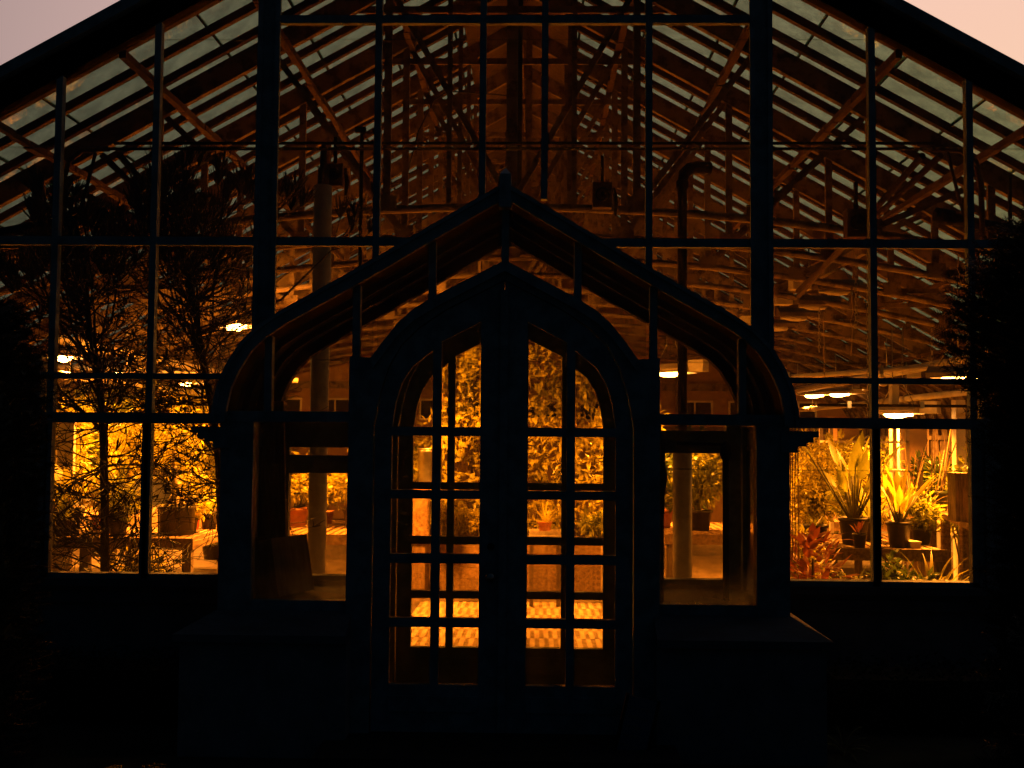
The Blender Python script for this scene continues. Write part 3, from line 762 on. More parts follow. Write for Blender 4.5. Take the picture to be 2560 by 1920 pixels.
pole('centre_post', 'square post coloured dark as if backlit, hanging from the ridge behind the porch finial', 'post', (b.x, b.y, 3.45), [('shaft', MB().box(-.055, .055, -.05, .05, 0, 2.3), M['iron']), ('bottom_plate', MB().box(-.10, .10, -.08, .08, -.03, .01), M['iron'])])  # black colour paints in the backlit shade of the post
pts = [at(*q, 2.2) for q in ((1020, 430), (1045, 330), (1085, 250), (1120, 228), (1200, 233), (1280, 240))]
tag(ob('cable', MB().tube(pts, .007, 5), M['cable']), 'loose black cable sagging between truss and centre post', 'cable')
def cord(px, p0, p1, d, lb, nm='pull_cord', m='rope', r=.006, sway=4, grp=None):
    n = 9; pts = [at(px + (0 if i == 0 else rnd.uniform(-sway, sway)), p0 + (p1 - p0) * i / (n - 1), d - 6.95) for i in range(n)]
    return tag(ob(nm, MB().tube(pts, r, 5), M[m]), lb, 'cord' if m == 'rope' else 'chain', grp)
def chain(px, p0, p1, d, lb):
    a, b_ = at(px, p0, d - 6.95), at(px, p1, d - 6.95); m = MB(); n = int((a - b_).length / .034)
    for i in range(n):
        q = a.lerp(b_, (i + .5) / n); u = V((.011, 0, 0)) if i % 2 else V((0, .011, 0)); z = V((0, 0, .021))
        m.tube([q - z * .7 - u, q + z * .7 - u, q + z, q + z * .7 + u, q - z * .7 + u, q - z, q - z * .7 - u], .0035, 3, False)
    return tag(ob('hanging_chain', m, M['galv']), lb, 'chain', 'chains hanging from the trusses')
chain(2170, 620, 1040, 8.3, 'long chain hanging just left of the right front mullion')
chain(2140, 640, 820, 9.5, 'short chain behind the nearest unlit lamp')
chain(2048, 770, 880, 11, 'short chain below the second unlit lamp')
chain(2330, 820, 935, 10, 'chain near the right conifer above the far lamps')
chain(198, 800, 905, 10, 'left of two chains between the left post and the twiggy tree trunk')
chain(316, 800, 915, 10, 'right of two chains beside the twiggy tree trunk')
cord(2130, 715, 890, 9.8, 'pale kinked cord hanging from the nearest unlit lamp')
cord(2060, 780, 945, 10.5, 'pale straight cord hanging below the second unlit lamp')
cord(2395, 640, 760, 8.6, 'pale cord beside the right conifer tips')
for i, px in enumerate((1976, 1981, 1988, 1996)):
    cord(px, 1060, 1400, 8.2, ['leftmost', 'second', 'third', 'rightmost'][i] + ' of the pale cords strung upright at the left edge of the right window', 'garden_string', 'rope', .005, 1.2, 'cords at the left edge of the right window')
cord(340, 1275, 1445, 8.0, 'thin white stake in the left pane beside the mullion', 'garden_string', 'rope', .006, .5)
cord(397, 1275, 1440, 8.4, 'thin white stake in front of the big black pot', 'garden_string', 'rope', .006, .5)

def long_pipe(x, z, y0, y1, r, lb):
    t = thing('heating_pipe', lb, 'pipe', (x, y0, z), 0, 'heating pipes along the side bays')
    ob('pipe', MB().tube([(0, 0, 0), (0, (y1 - y0) / 2, -.015), (0, y1 - y0, 0)], r, 10), M['white'], t)
    for i in range(5):
        y = (y1 - y0) * (i + .5) / 5
        ob('collar', MB().tube([(0, y - .03, -.01), (0, y + .03, -.01)], r * 1.35, 10), M['galv'], t)
        ob('hanger', MB().tube([(0, y, r), (0, y, .45)], .006, 4), M['galv'], t)
long_pipe(4.75, 2.62, 3.2, 14.6, .05, 'upper white heating pipe running back over the right benches')
long_pipe(5.0, 2.30, 3.2, 14.6, .04, 'lower white heating pipe running back over the right benches')
long_pipe(-4.7, 2.72, 3.4, 14.6, .05, 'upper white heating pipe running back over the left benches')
long_pipe(-5.0, 2.40, 3.4, 14.6, .04, 'lower white heating pipe running back over the left benches')
def cross_pipe(x0, x1, y, z0, z1, r, m, lb):
    t = thing('cross_pipe', lb, 'pipe', (x0, y, z0))
    ob('pipe', MB().tube([(0, 0, 0), ((x1 - x0) / 2, 0, (z1 - z0) / 2), (x1 - x0, 0, z1 - z0)], r, 9), M[m], t)
    for f_ in (.15, .5, .85): ob('clamp', MB().box((x1 - x0) * f_ - .02, (x1 - x0) * f_ + .02, -r - .012, r + .012, (z1 - z0) * f_ - r - .012, (z1 - z0) * f_ + r + .03), M['galv'], t)
cross_pipe(2.6, 5.6, 4.9, 2.42, 2.66, .03, 'white', 'pale pipe sloping up to the right above the far lit pair of lamps')
cross_pipe(3.2, 5.4, 4.2, 2.12, 2.12, .016, 'iron', 'thin dark rail crossing above the low lit lamp')
cross_pipe(-5.6, -2.6, 5.2, 2.55, 2.40, .03, 'white', 'pale pipe crossing behind the twiggy trees below the lamps')
# ------------------------------------------------------------------ benches and furniture
def bench(name, label, x0, x1, y0, y1, h, across=True, shear=0., group='slatted potting benches', m='wood'):
    t = thing(name, label, 'bench', ((x0 + x1) / 2, (y0 + y1) / 2, 0), shear, group)
    w, l = (x1 - x0) / 2, (y1 - y0) / 2
    n = max(4, int(2 * w / .085))
    sm = MB().box(-.029, .029, -l + .03, l - .03, h - .025, h).mesh('slat')
    for i in range(n): link('slat', sm, M[m], t, (-w + .03 + (2 * w - .06) * (i + .5) / n, 0, rnd.uniform(-.002, .002)), (0, 0, rnd.uniform(-.004, .004)))
    ob('front_rail', MB().box(-w, w, -l, -l + .028, h - .10, h + .004), M[m], t); ob('back_rail', MB().box(-w, w, l - .028, l, h - .10, h + .004), M[m], t)
    ob('cross_rail', MB().box(-w, -w + .03, -l + .029, l - .029, h - .10, h - .027), M[m], t); ob('cross_rail', MB().box(w - .03, w, -l + .029, l - .029, h - .10, h - .027), M[m], t)
    lm = MB().box(-.04, .04, -.04, .04, .02, h - .10).mesh('leg')
    k = max(2, int(2 * w / 1.0) + 1)
    for i in range(k):
        for yy in (-l + .06, l - .06): link('leg', lm, M['oldwood'], t, (-w + .06 + (2 * w - .12) * i / (k - 1), yy, 0))
    return t
bench('slatted_bench', 'slatted wooden bench with the big black pot in the left window', -4.95, -2.93, 2.55, 3.75, .80)
bench('slatted_bench', 'slatted wooden bench with broad leaved pots in the right window', 2.80, 3.84, 2.25, 3.75, .80, shear=R(-4))
bench('slatted_bench', 'back bench heaped with bright shrubs behind the left window', -6.3, -3.3, 5.0, 6.6, .80)
bench('slatted_bench', 'middle bench with foliage seen through the left porch window', -2.95, -1.35, 3.6, 5.4, .75)
bench('slatted_bench', 'middle bench with foliage seen through the right porch window', 1.55, 2.85, 4.0, 5.6, .75)
bench('slatted_bench', 'back bench under the low lit lamp on the right', 3.2, 5.6, 5.2, 6.8, .80)
t = thing('work_table', 'taller plain wooden table with legs at the right window edge', 'table', (0, 0, 0))
z_ = 1.05; A0, A1 = V((3.83, 1.85)), V((4.38, 4.35))
tp = MB().add([(A0.x, A0.y, z_ - .05), (A0.x + 1.1, A0.y - .2, z_ - .05), (A1.x + 1.1, A1.y - .2, z_ - .05), (A1.x, A1.y, z_ - .05), (A0.x, A0.y, z_), (A0.x + 1.1, A0.y - .2, z_), (A1.x + 1.1, A1.y - .2, z_), (A1.x, A1.y, z_)],
              [(0, 3, 2, 1), (4, 5, 6, 7), (0, 1, 5, 4), (1, 2, 6, 5), (2, 3, 7, 6), (3, 0, 4, 7)])
ob('table_top', tp, M['wood'], t)
for f_ in (.22, .62, .95):
    q = A0.lerp(A1, f_) + V((.05, 0)); ob('leg', MB().box(q.x - .035, q.x + .035, q.y - .035, q.y + .035, .02, z_ - .052), M['wood'], t)
    ob('leg', MB().box(q.x + .8, q.x + .87, q.y - .15, q.y - .08, .02, z_ - .052), M['wood'], t)
t = thing('raised_planter', 'raised wooden planter box facing the doors in the middle aisle', 'planter', (0, 0, 0))
zpl = .54
bd = MB().box(-.0, 1.9, -.02, .02, 0, .125).mesh('board')
for k in range(4): link('board', bd, M['oldwood' if k % 2 else 'wood'], t, (-.92, 4.86 + rnd.uniform(-.004, .004), .03 + k * .128))
for xx in (-.94, .0, .98): ob('post', MB().box(xx - .04, xx + .04, 4.80, 4.835, .02, zpl + .03), M['palewood'], t)
ob('soil', MB().box(-.9, .94, 4.90, 5.75, .02, zpl - .05), M['soil'], t)
ob('side_board', MB().box(-.96, -.92, 4.88, 5.8, .02, zpl), M['wood'], t); ob('side_board', MB().box(.94, .98, 4.88, 5.8, .02, zpl), M['wood'], t)
t = thing('cabinet', 'pale boarded cabinet seen through the lowest lites of the left door', 'cabinet', (-1.15, 4.25, 0))
ob('carcass', MB().box(-.2, .17, 0, .5, .02, .62), M['wood'], t); ob('top', MB().box(-.22, .19, -.02, .5, .621, .65), M['wood'], t)
ob('back_board', MB().box(-.2, .17, .46, .5, .651, 1.22), M['wood'], t)
q = at(1063, 1180, 3.9)
t = thing('metal_drum', 'shiny galvanised drum glinting behind the left door leaf', 'drum', (q.x, q.y + .5, 1.23))
ob('shell', MB().lathe([(.001, 0), (.13, 0), (.135, .02), (.13, .04), (.13, .34), (.136, .36), (.13, .38), (.12, .38), (.118, .30)], 24), M['galv'], t)
ob('rim', MB().lathe([(.128, .375), (.14, .38), (.14, .395), (.125, .395)], 24), M['galv'], t)
t = thing('plant_stand', 'low white stand under the terracotta spider plant', 'stand', (at(1363, 1331, 3.95).x, 3.95, 0))
zst = at(1363, 1331, 3.95).z - .02
ob('stand_top', MB().box(-.17, .17, -.15, .15, zst - .06, zst), M['white'], t)
for a_ in (-.14, .14):
    for b_ in (-.12, .12): ob('leg', MB().box(a_ - .02, a_ + .02, b_ - .02, b_ + .02, .02, zst - .06), M['oldwood'], t)
q = at(1363, 1326, 3.95)
t2 = thing('drip_tray', 'white ribbed drip tray on the stand under the spider plant', 'tray', (q.x, 3.95, zst))
ob('tray_base', MB().box(-.165, .165, -.13, .13, .0, .012), M['white'], t2)
for (x0, x1, y0, y1) in ((-.165, .165, -.13, -.12), (-.165, .165, .12, .13), (-.165, -.155, -.12, .12), (.155, .165, -.12, .12)): ob('rim', MB().box(x0, x1, y0, y1, .012, .045), M['white'], t2)
# shelving unit at the back right
q = at(2160, 1280, 4.9)
t = thing('shelf_unit', 'perforated steel shelf unit with boxes behind the bird of paradise', 'shelf', (q.x, q.y, 0))
for xx in (-.42, .42):
    for yy in (-.2, .2):
        m = MB().box(xx - .02, xx + .02, yy - .02, yy + .02, .02, 2.0)
        for k_ in range(18): m.box(xx - .006, xx + .006, yy - .022, yy - .019, .2 + k_ * .1, .23 + k_ * .1)
        ob('upright', m, M['alum'], t)
for zz in (.5, 1.05, 1.40, 1.72): ob('shelf_board', MB().box(-.44, .44, -.22, .22, zz, zz + .025), M['white'], t)
tag(ob('carton', MB().box(-.12, .12, -.1, .1, 0, .19), M['card'], None, (q.x - .2, q.y, 1.746)), 'brown carton on the top board of the steel shelf', 'box')
tag(ob('carton', MB().box(-.16, .10, -.1, .1, 0, .22), M['card'], None, (q.x + .12, q.y, 1.076)), 'brown carton low on the steel shelf', 'box')
# posts, doors and boards round the right window
def board(name, px0, px1, py0, py1, d, m, lb, cat, dep=.05, zfloor=True):
    a, b_ = at(px0, py0, d - 6.95), at(px1, py1, d - 6.95); t_ = thing(name, lb, cat, ((a.x + b_.x) / 2, d - 6.95, .02 if zfloor else b_.z))
    hgt = a.z - (.02 if zfloor else b_.z); w_ = (b_.x - a.x) / 2
    ob('face', MB().box(-w_, w_, -dep / 2, dep / 2, 0, hgt), M[m], t_)
    ob('edge_strip', MB().box(-w_ - .012, -w_, -dep / 2 - .01, dep / 2 + .01, 0, hgt), M[m], t_)
    return t_
board('roof_post', 2228, 2247, 960, 1250, 12.6, 'white', 'bright white timber post beside the low lit lamp', 'post', .1)
board('roof_post', 2386, 2412, 1000, 1250, 11.8, 'white', 'white post by the right edge of the right window', 'post', .1)
board('panel_door', 2262, 2318, 1062, 1250, 13.4, 'card', 'flat brown door panel behind the tasselled grass', 'door', .05)
board('panel_door', 148, 181, 1040, 1300, 10.2, 'white', 'white boarded door at the left edge of the left window', 'door', .05)
board('plank', 2297, 2308, 1150, 1330, 11.6, 'oldwood', 'upright thin plank left of the caned pot', 'plank', .04)
q = at(2400, 1289, 2.3)
t = thing('wooden_box', 'dark weathered box standing on the tall table by the right edge', 'box', (q.x, 2.3, 1.052))
ob('box_body', MB().box(-.07, .07, -.09, .09, 0, .40), M['oldwood'], t); ob('box_lid', MB().box(-.075, .075, -.095, .095, .401, .42), M['oldwood'], t)
# things stored in the vestibule
t = thing('slab_stack', 'stack of rough boards leaning in the left porch window', 'boards', (at(690, 1500, -.62).x, -.62, zsill - .03), R(-28))
for k_ in range(4):
    ob('slab', MB().box(-.012 if k_ < 3 else -.10, .012 if k_ < 3 else .075, -.16, .16, 0, .34 + rnd.uniform(-.02, .01)), M['palewood' if k_ == 3 else 'oldwood'], t, (-.13 + k_ * .05 if k_ < 3 else .09, 0, 0), (0, R(-9 - k_), rnd.uniform(-.05, .05)))  # last slab is coloured pale in place of light falling on it
ob('shelf', MB().box(-.22, .36, -.2, .22, -.03, -.004), M['wood'], t)
t = thing('tall_plank', 'tall dark planks leaning in the corner of the left porch window', 'plank', (at(700, 1400, -.35).x, -.35, .02))
ob('plank', MB().box(-.075, .075, -.02, .02, 0, 1.95), M['oldwood'], t, (0, 0, 0), (0, R(-2), 0)); ob('plank', MB().box(-.05, .05, -.02, .02, 0, 1.92), M['oldwood'], t, (-.17, .02, 0), (0, R(1), 0))
b = at(1814, 1094, -.5)
pole('coat_stand', 'dark pipe rail with a rounded corner inside the right porch window', 'rail', (b.x, b.y, .02), [
    ('upright', MB().tube([(0, 0, 0), (0, 0, at(1814, 1120, -.5).z - .02)], .02, 10), M['iron']),
    ('cross_bar', MB().tube([(0, 0, at(1814, 1112, -.5).z - .02), (-.30, 0, at(1814, 1109, -.5).z - .02)], .010, 8), M['iron']),
    ('corner_knob', MB().lathe([(.001, 1.60), (.03, 1.61), (.036, 1.64), (.03, 1.70), (.001, 1.72)], 12), M['iron'])])
b = at(1655, 1480, -.7); e = at(1658, 1140, -.7)
t = thing('garden_tool', 'long handled tool with a dark grip leaning in the right porch window', 'tool', (b.x, b.y, .02))
ob('handle', MB().tube([(0, 0, 0), (.0, 0, 1.3)], .012, 8), M['wood'], t)
ob('grip', MB().tube([(0, 0, 1.28), (.002, 0, 1.42), (.003, 0, 1.47), (.004, 0, 1.52), (.004, 0, 1.56), (.002, 0, 1.72)], [.015, .015, .026, .026, .016, .015], 10), M['black'], t)
# tilted notice board by the doorway
a = at(1590, 1828, -1.32)
t = thing('notice_board', 'dim dark blue notice board tilted against the right door jamb', 'notice', (a.x, -1.31, a.z), rot=(R(-6), R(14), 0))
ob('board', MB().box(-.085, .085, -.008, .008, -.17, .17), M['sign'], t)
for s_ in (-1, 1): ob('frame_edge', MB().box(s_ * .085 - .008, s_ * .085 + .008, -.014, .012, -.178, .178), M['iron'], t)
m_ = MB()
for k_ in range(5): m_.box(-.06, .02 + rnd.uniform(0, .04), -.0095, -.0085, .11 - k_ * .05, .122 - k_ * .05)
stuff(ob('rule_lines', m_, M['stone'], t))

# ------------------------------------------------------------------ plants
def rv(a=1): return V((rnd.uniform(-a, a), rnd.uniform(-a, a), rnd.uniform(-a, a)))
def pot_mesh(r, h):
    return MB().lathe([(.001, .0), (r * .74, 0), (r * .96, h * .86), (r * 1.06, h * .86), (r * 1.06, h), (r * .97, h), (r * .94, h * .86)], 20)
def add_pot(t, r, h, m):
    ob('pot', pot_mesh(r, h), M[m], t); ob('soil', MB().lathe([(.001, h * .88), (r * .95, h * .88)], 16), M['soil'], t)
def blade(ln, w, bend, n=7, fold=.25, tipn=1.3):
    m = MB(); vs = []; fs = []
    x = z = 0; a = 0
    for i in range(n + 1):
        t_ = i / n
        wd = w * (math.sin(math.pi * min(1, (t_ * .94 + .06)) ** .75)) ** tipn / 2 if i < n else 0.001
        vs += [(x + fold * wd * .6, -wd, z + fold * wd), (x, 0, z), (x + fold * wd * .6, wd, z + fold * wd)]
        a = bend * t_ ** 1.4; x += math.sin(a) * ln / n; z += math.cos(a) * ln / n
    for i in range(n):
        for k_ in range(2): fs.append((i * 3 + k_, i * 3 + k_ + 1, i * 3 + 3 + k_ + 1, i * 3 + 3 + k_))
    m.add(vs, fs, True); return m
def fan_plant(name, label, cat, loc, r, h, pm, nleaf, stem, ln, w, spread, bend, m, flat=None, droop=.0, seed=0):
    rr = random.Random(seed); t = thing(name, label, cat, loc); add_pot(t, r, h, pm)
    meshes = [blade(ln * s_, w * s_, b_).mesh('leaf') for s_, b_ in ((1, bend), (.85, bend * 1.3), (1.1, bend * .7), (.7, bend * .5))]
    for i in range(nleaf):
        az_ = (i * 2.4 + rr.uniform(-.3, .3)) if flat is None else (flat + (math.pi if i % 2 else 0) + rr.uniform(-.35, .35))
        tilt = spread * (rr.uniform(.15, 1.0)); sl = stem * rr.uniform(.35, 1.05)
        d_ = V((math.sin(tilt) * math.cos(az_), math.sin(tilt) * math.sin(az_), math.cos(tilt)))
        p0 = V((d_.x * r * .4, d_.y * r * .4, h * .85)); p1 = p0 + d_ * sl
        lf = link('leaf', rr.choice(meshes), M[m], t, p1, Euler((rr.uniform(-.2, .2), tilt + rr.uniform(0, .15), az_), 'XYZ'))
        if sl > .05:
            ob('stem', MB().tube([V((0, 0, 0)), V((0, 0, -sl))], [.006, .009], 5), M['stem'], lf) if False else ob('stem', MB().tube([p0, p1], [.009, .006], 5), M['stem'], t)
    return t
def shrub(name, label, cat, loc, pot, h, sx, sy, z0, n, ls, m, seed=0, group=None, hollow=.0):
    """leafy crown spread through an uneven volume, on branching stems, in a pot"""
    rr = random.Random(seed); t = thing(name, label, cat, loc, 0, group)
    if pot: add_pot(t, *pot)
    st_ = MB(); lf = MB(); nb = 9
    tips = []
    base = V((0, 0, pot[1] * .8 if pot else 0))
    for i in range(nb):
        a_ = i * 2.399; e_ = V((math.cos(a_) * sx * rr.uniform(.25, .9), math.sin(a_) * sy * rr.uniform(.25, .9), rr.uniform(z0 + .25 * (h - z0), h)))
        mid = base.lerp(e_, .5) + V((0, 0, .08)); st_.tube([base, mid, e_], [.012, .008, .003], 5, False); tips.append((mid, e_))
    for i in range(int(n * 1.7)):
        mid, e_ = rr.choice(tips); c_ = mid.lerp(e_, rr.uniform(.1, 1.05))
        k_ = rr.uniform(.35, 1.0) ** .6
        v_ = V((rr.gauss(0, 1), rr.gauss(0, 1), rr.gauss(0, 1))).normalized() * k_ * min(sx, sy, (h - z0)) * .42
        p_ = c_ + v_; p_.z = max(p_.z, z0 - .05)
        d_ = (v_.normalized() + V((rr.uniform(-.6, .6), rr.uniform(-.6, .6), rr.uniform(-.3, .7))))
        s_ = ls * rr.uniform(.6, 1.25)
        lf.leaf(p_, d_, s_, s_ * .42, rr.uniform(-.8, .8), rr.uniform(0, .3))
    ob('stems', st_, M['stem'], t); stuff(ob('foliage', lf, M[m], t))
    return t
def rosette(name, label, cat, loc, r, h, pm, n, ln, w, m, bend=1.2, seed=0, drop=1.5):
    rr = random.Random(seed); t = thing(name, label, cat, loc); add_pot(t, r, h, pm); lf = MB()
    for i in range(n):
        a_ = i * 2.399; el = rr.uniform(.1, 1.3); p = V((0, 0, h * .85)); d_ = V((math.cos(a_) * math.sin(el), math.sin(a_) * math.sin(el), math.cos(el)))
        sd = V((-math.sin(a_), math.cos(a_), 0)); k = 6; pts = [p]; L_ = ln * rr.uniform(.7, 1.2)
        for j in range(k):
            d_ = (d_ + V((0, 0, -.12 * drop * (j / k + .2)))).normalized(); p = p + d_ * L_ / k; pts.append(p)
        vs = []
        for j, q_ in enumerate(pts): ww = w * (1 - (j / k) ** 1.6) / 2 + .0006; vs += [q_ - sd * ww, q_ + sd * ww]
        lf.add(vs, [(2 * j, 2 * j + 1, 2 * j + 3, 2 * j + 2) for j in range(k)], True)
    ob('leaves', lf, M[m], t)['kind'] = 'stuff'
    return t

# right window
fan_plant('bird_of_paradise', 'tall bird of paradise with paddle leaves in a dark pot', 'potted plant', (at(2135, 1351, 2.65).x, 2.65, .80), .135, .25, 'black', 24, .66, .29, .088, .62, .40, 'leaf', seed=3)
fan_plant('broadleaf_plant', 'yellow green broad leaved plant in the right hand lower pane', 'potted plant', (at(2247, 1362, 2.45).x, 2.45, .80), .105, .23, 'black', 20, .32, .26, .078, .62, .35, 'leafy', seed=5)
t = fan_plant('small_potted_plant', 'small dark leaved seedling in a little black pot at the bench edge', 'potted plant', (at(2150, 1358, 2.33).x, 2.34, .80), .06, .13, 'black', 7, .06, .10, .035, .6, .6, 'croton', seed=7)
rosette('succulent', 'spiky rosettes in a wide dark pot left on the right bench', 'potted plant', (at(2020, 1356, 2.75).x + .06, 2.75, .80), .12, .17, 'black', 40, .13, .02, 'leaf', seed=2)
shrub('leafy_shrub', 'dense bright shrub behind the cords at the left of the right window', 'shrub', (at(2030, 1250, 4.3).x, 4.3, .02), (.16, .28, 'black'), 1.80, .36, .3, .85, 1500, .10, 'leafy', 4)
shrub('leafy_shrub', 'dark green shrub low behind the bird of paradise pot', 'shrub', (at(2100, 1250, 3.9).x, 3.45, .80), (.10, .15, 'black'), .62, .30, .25, .2, 300, .10, 'leaf', 44)
fan_plant('strap_leaf_plant', 'arching strap leaved plant between the two big pots of the right bench', 'potted plant', (at(2185, 1350, 2.9).x, 3.0, .80), .10, .18, 'black', 20, .10, .46, .035, .9, .9, 'leaf', seed=71)
fan_plant('strap_leaf_plant', 'arching strap leaved plant on the floor before the right end of the bench', 'potted plant', (at(2330, 1440, 1.7).x, 1.7, .02), .13, .40, 'black', 20, .14, .44, .032, .9, 1.0, 'leafy', seed=72)
fan_plant('strap_leaf_plant', 'low strap leaved plant on the floor under the bird of paradise', 'potted plant', (at(2130, 1440, 1.75).x, 1.75, .02), .12, .36, 'terra', 18, .10, .38, .034, .9, 1.0, 'leaf', seed=73)
# croton: every coloured leaf is big enough to pick out
rr = random.Random(9); loc = (at(2010, 1440, 1.3).x + .06, 1.3, .02)
t = thing('croton', 'orange and red leaved croton at the bottom left of the right window', 'potted plant', loc); add_pot(t, .16, .30, 'black')
cm_ = [blade(.13 * s_, .058 * s_, b_, 6, .35).mesh('leaf') for s_, b_ in ((1, .7), (.8, 1.0), (1.15, .5))]
ob('trunk', MB().tube([(0, 0, .26), (.01, 0, .8)], [.016, .010], 6), M['bark'], t)
for i in range(130):
    a_ = i * 2.399; el = rr.uniform(.25, 1.6); hh = rr.uniform(.62, .98)
    rad = rr.uniform(.02, .24)
    link('leaf', rr.choice(cm_), M['croton'], t, (math.cos(a_) * rad, math.sin(a_) * rad, hh), Euler((rr.uniform(-.4, .4), el, a_)))
# fern-like trailing plant
def frond_plant(name, label, loc, n, ln, m, seed, pot=None, up=.6):
    rr = random.Random(seed); t = thing(name, label, 'potted plant', loc)
    if pot: add_pot(t, *pot)
    z0_ = pot[1] * .85 if pot else 0
    fr = MB(); stm = MB()
    for i in range(n):
        a_ = i * 2.399 + rr.uniform(-.3, .3); d_ = V((math.cos(a_) * .7, math.sin(a_) * .7, up * rr.uniform(.6, 1.8))).normalized(); p = V((0, 0, z0_)); pts = [p]
        L_ = ln * rr.uniform(.6, 1.15); k = 10
        for j in range(k):
            d_ = (d_ + V((rr.uniform(-.06, .06), rr.uniform(-.06, .06), -.15))).normalized(); p = p + d_ * L_ / k; pts.append(p)
            sd = d_.cross(V((0, 0, 1))).normalized()
            for s_ in (-1, 1):
                ll = L_ * .22 * math.sin(math.pi * (j + 1.2) / (k + 1.6))
                fr.leaf(p, sd * s_ + d_ * .6 + V((0, 0, rr.uniform(-.2, .3))), ll, ll * .28, 0, .15)
        stm.tube(pts, .003, 4, False)
    ob('stems', stm, M['stem'], t); stuff(ob('fronds', fr, M[m], t)); return t
frond_plant('fern', 'light green fern arching before the mullion of the right window', (at(2215, 1440, 1.2).x, 1.2, .02), 22, .58, 'leaf', 6, (.14, .45, 'black'), 1.0)
frond_plant('fern', 'small low fern at the bottom of the left pane of the right window', (at(2130, 1450, .9).x, .9, .02), 12, .34, 'leafy', 16, (.12, .42, 'terra'), .8)
rosette('tasselled_grass', 'tall dry grass with drooping tassels in front of the brown door', 'potted plant', (at(2278, 1330, 3.3).x, 3.3, .80), .10, .2, 'black', 34, .80, .007, 'dry', seed=12, drop=2.2)
q = at(2347, 1256, 3.6)
t = thing('caned_pot', 'dark pot full of striped bamboo canes on the tall table', 'potted plant', (q.x, 3.6, 1.052)); add_pot(t, .10, .20, 'green')
for i in range(9):
    a_ = rnd.uniform(-.5, .5); ob('cane', MB().tube([(rnd.uniform(-.06, .06), rnd.uniform(-.06, .06), .15), (math.sin(a_) * .35 + .1, rnd.uniform(-.1, .1), rnd.uniform(.6, .95))], .006, 5), M['bark' if i % 3 else 'rope'], t)
q = at(2290, 1360, 2.35)
t = thing('seed_tray', 'pale yellow plastic tub with lid on the right bench', 'tub', (q.x, 2.42, .80))
ob('tub_body', MB().box(-.045, .045, -.06, .06, 0, .045), M['white'], t); ob('lid', MB().box(-.053, .053, -.068, .068, .046, .06), M['white'], t)
for i, (px, py, d, r_, h_, m_, lb) in enumerate([(2320, 1440, 9.2, .16, .42, 'black', 'tall dark bin under the right bench'), (2405, 1440, 9.4, .10, .3, 'card', 'brown bucket under the tall table'),
                                       (2250, 1440, 10.2, .13, .35, 'green', 'green bucket far under the right bench')]):
    q = at(px, py, d - 6.95); t = thing('bucket', lb, 'bucket', (q.x, q.y, .02)); ob('shell', pot_mesh(r_, h_), M[m_], t); ob('rim', MB().tube([(r_ * 1.08 * math.cos(i_ * .3927), r_ * 1.08 * math.sin(i_ * .3927), h_) for i_ in range(17)], .008, 5), M[m_], t)
# left window
q = at(435, 1345, 2.9)
t = thing('caudex_plant', 'pale swollen trunk splitting over a big square black pot', 'potted plant', (q.x, 2.95, .80)); 
ob('pot', MB().lathe([(.001, 0), (.165, 0), (.172, .245), (.182, .25), (.182, .275), (.168, .275), (.16, .24)], 20), M['black'], t)
ob('soil', MB().lathe([(.001, .25), (.165, .25)], 16), M['soil'], t)
for i, (dx, dy, r0) in enumerate(((-.09, -.04, .022), (.10, -.05, .022), (.03, -.10, .026), (-.02, .08, .02), (.12, .06, .018))):
    ob('root', MB().tube([(0, 0, .40), (dx * .45, dy * .45, .345), (dx, dy, .265)], [r0 * 1.5, r0 * 1.15, r0 * .6], 8), M['caudex'], t)
ob('trunk', MB().tube([(0, 0, .33), (-.01, 0, .46), (-.03, .0, .62), (-.04, 0, .80)], [.05, .042, .028, .02], 10), M['caudex'], t)
cl = MB(); rr = random.Random(31)
for i in range(320):
    v_ = V((rr.gauss(0, 1), rr.gauss(0, 1), rr.gauss(0, .8))).normalized() * rr.uniform(.08, .32); p_ = V((-.03, 0, .95)) + v_
    cl.leaf(p_, v_ + V((0, 0, -.1)), .10 * rr.uniform(.6, 1.2), .035, rr.uniform(-.7, .7), .3)
stuff(ob('foliage', cl, M['leafy'], t))
q = at(489, 1330, 3.5)
t = thing('red_pot', 'small square bright red plastic pot on the left bench', 'pot', (q.x, 3.45, .80))
ob('pot_body', MB().add([(-.034, -.034, 0), (.034, -.034, 0), (.034, .034, 0), (-.034, .034, 0), (-.042, -.042, .145), (.042, -.042, .145), (.042, .042, .145), (-.042, .042, .145)],
   [(0, 3, 2, 1), (0, 1, 5, 4), (1, 2, 6, 5), (2, 3, 7, 6), (3, 0, 4, 7)]), M['red'], t)
ob('pot_rim', MB().box(-.047, .047, -.047, .047, .13, .158), M['red'], t)
fan_plant('broadleaf_plant', 'clump of upright strap leaves beside the red pot', 'potted plant', (at(505, 1320, 3.5).x + .04, 3.6, .80), .09, .16, 'black', 13, .03, .36, .05, .5, .6, 'leaf', seed=21)
fan_plant('banana_plant', 'big soft banana leaves at the left edge of the left window', 'potted plant', (at(160, 1345, 2.9).x, 2.95, .80), .15, .24, 'black', 12, .20, .46, .13, .75, .8, 'leafy', seed=22)
fan_plant('broadleaf_plant', 'leaning broad leaved plant behind the twiggy trunk in the left window', 'potted plant', (at(275, 1340, 3.0).x, 3.1, .80), .14, .24, 'black', 12, .18, .40, .10, .7, .7, 'leaf', seed=23)
rosette('striped_plant', 'striped arching leaves in a dark pot at the far left of the left bench', 'potted plant', (at(140, 1350, 2.6).x, 2.7, .80), .10, .16, 'black', 22, .42, .03, 'leaf', seed=24, drop=1.8)
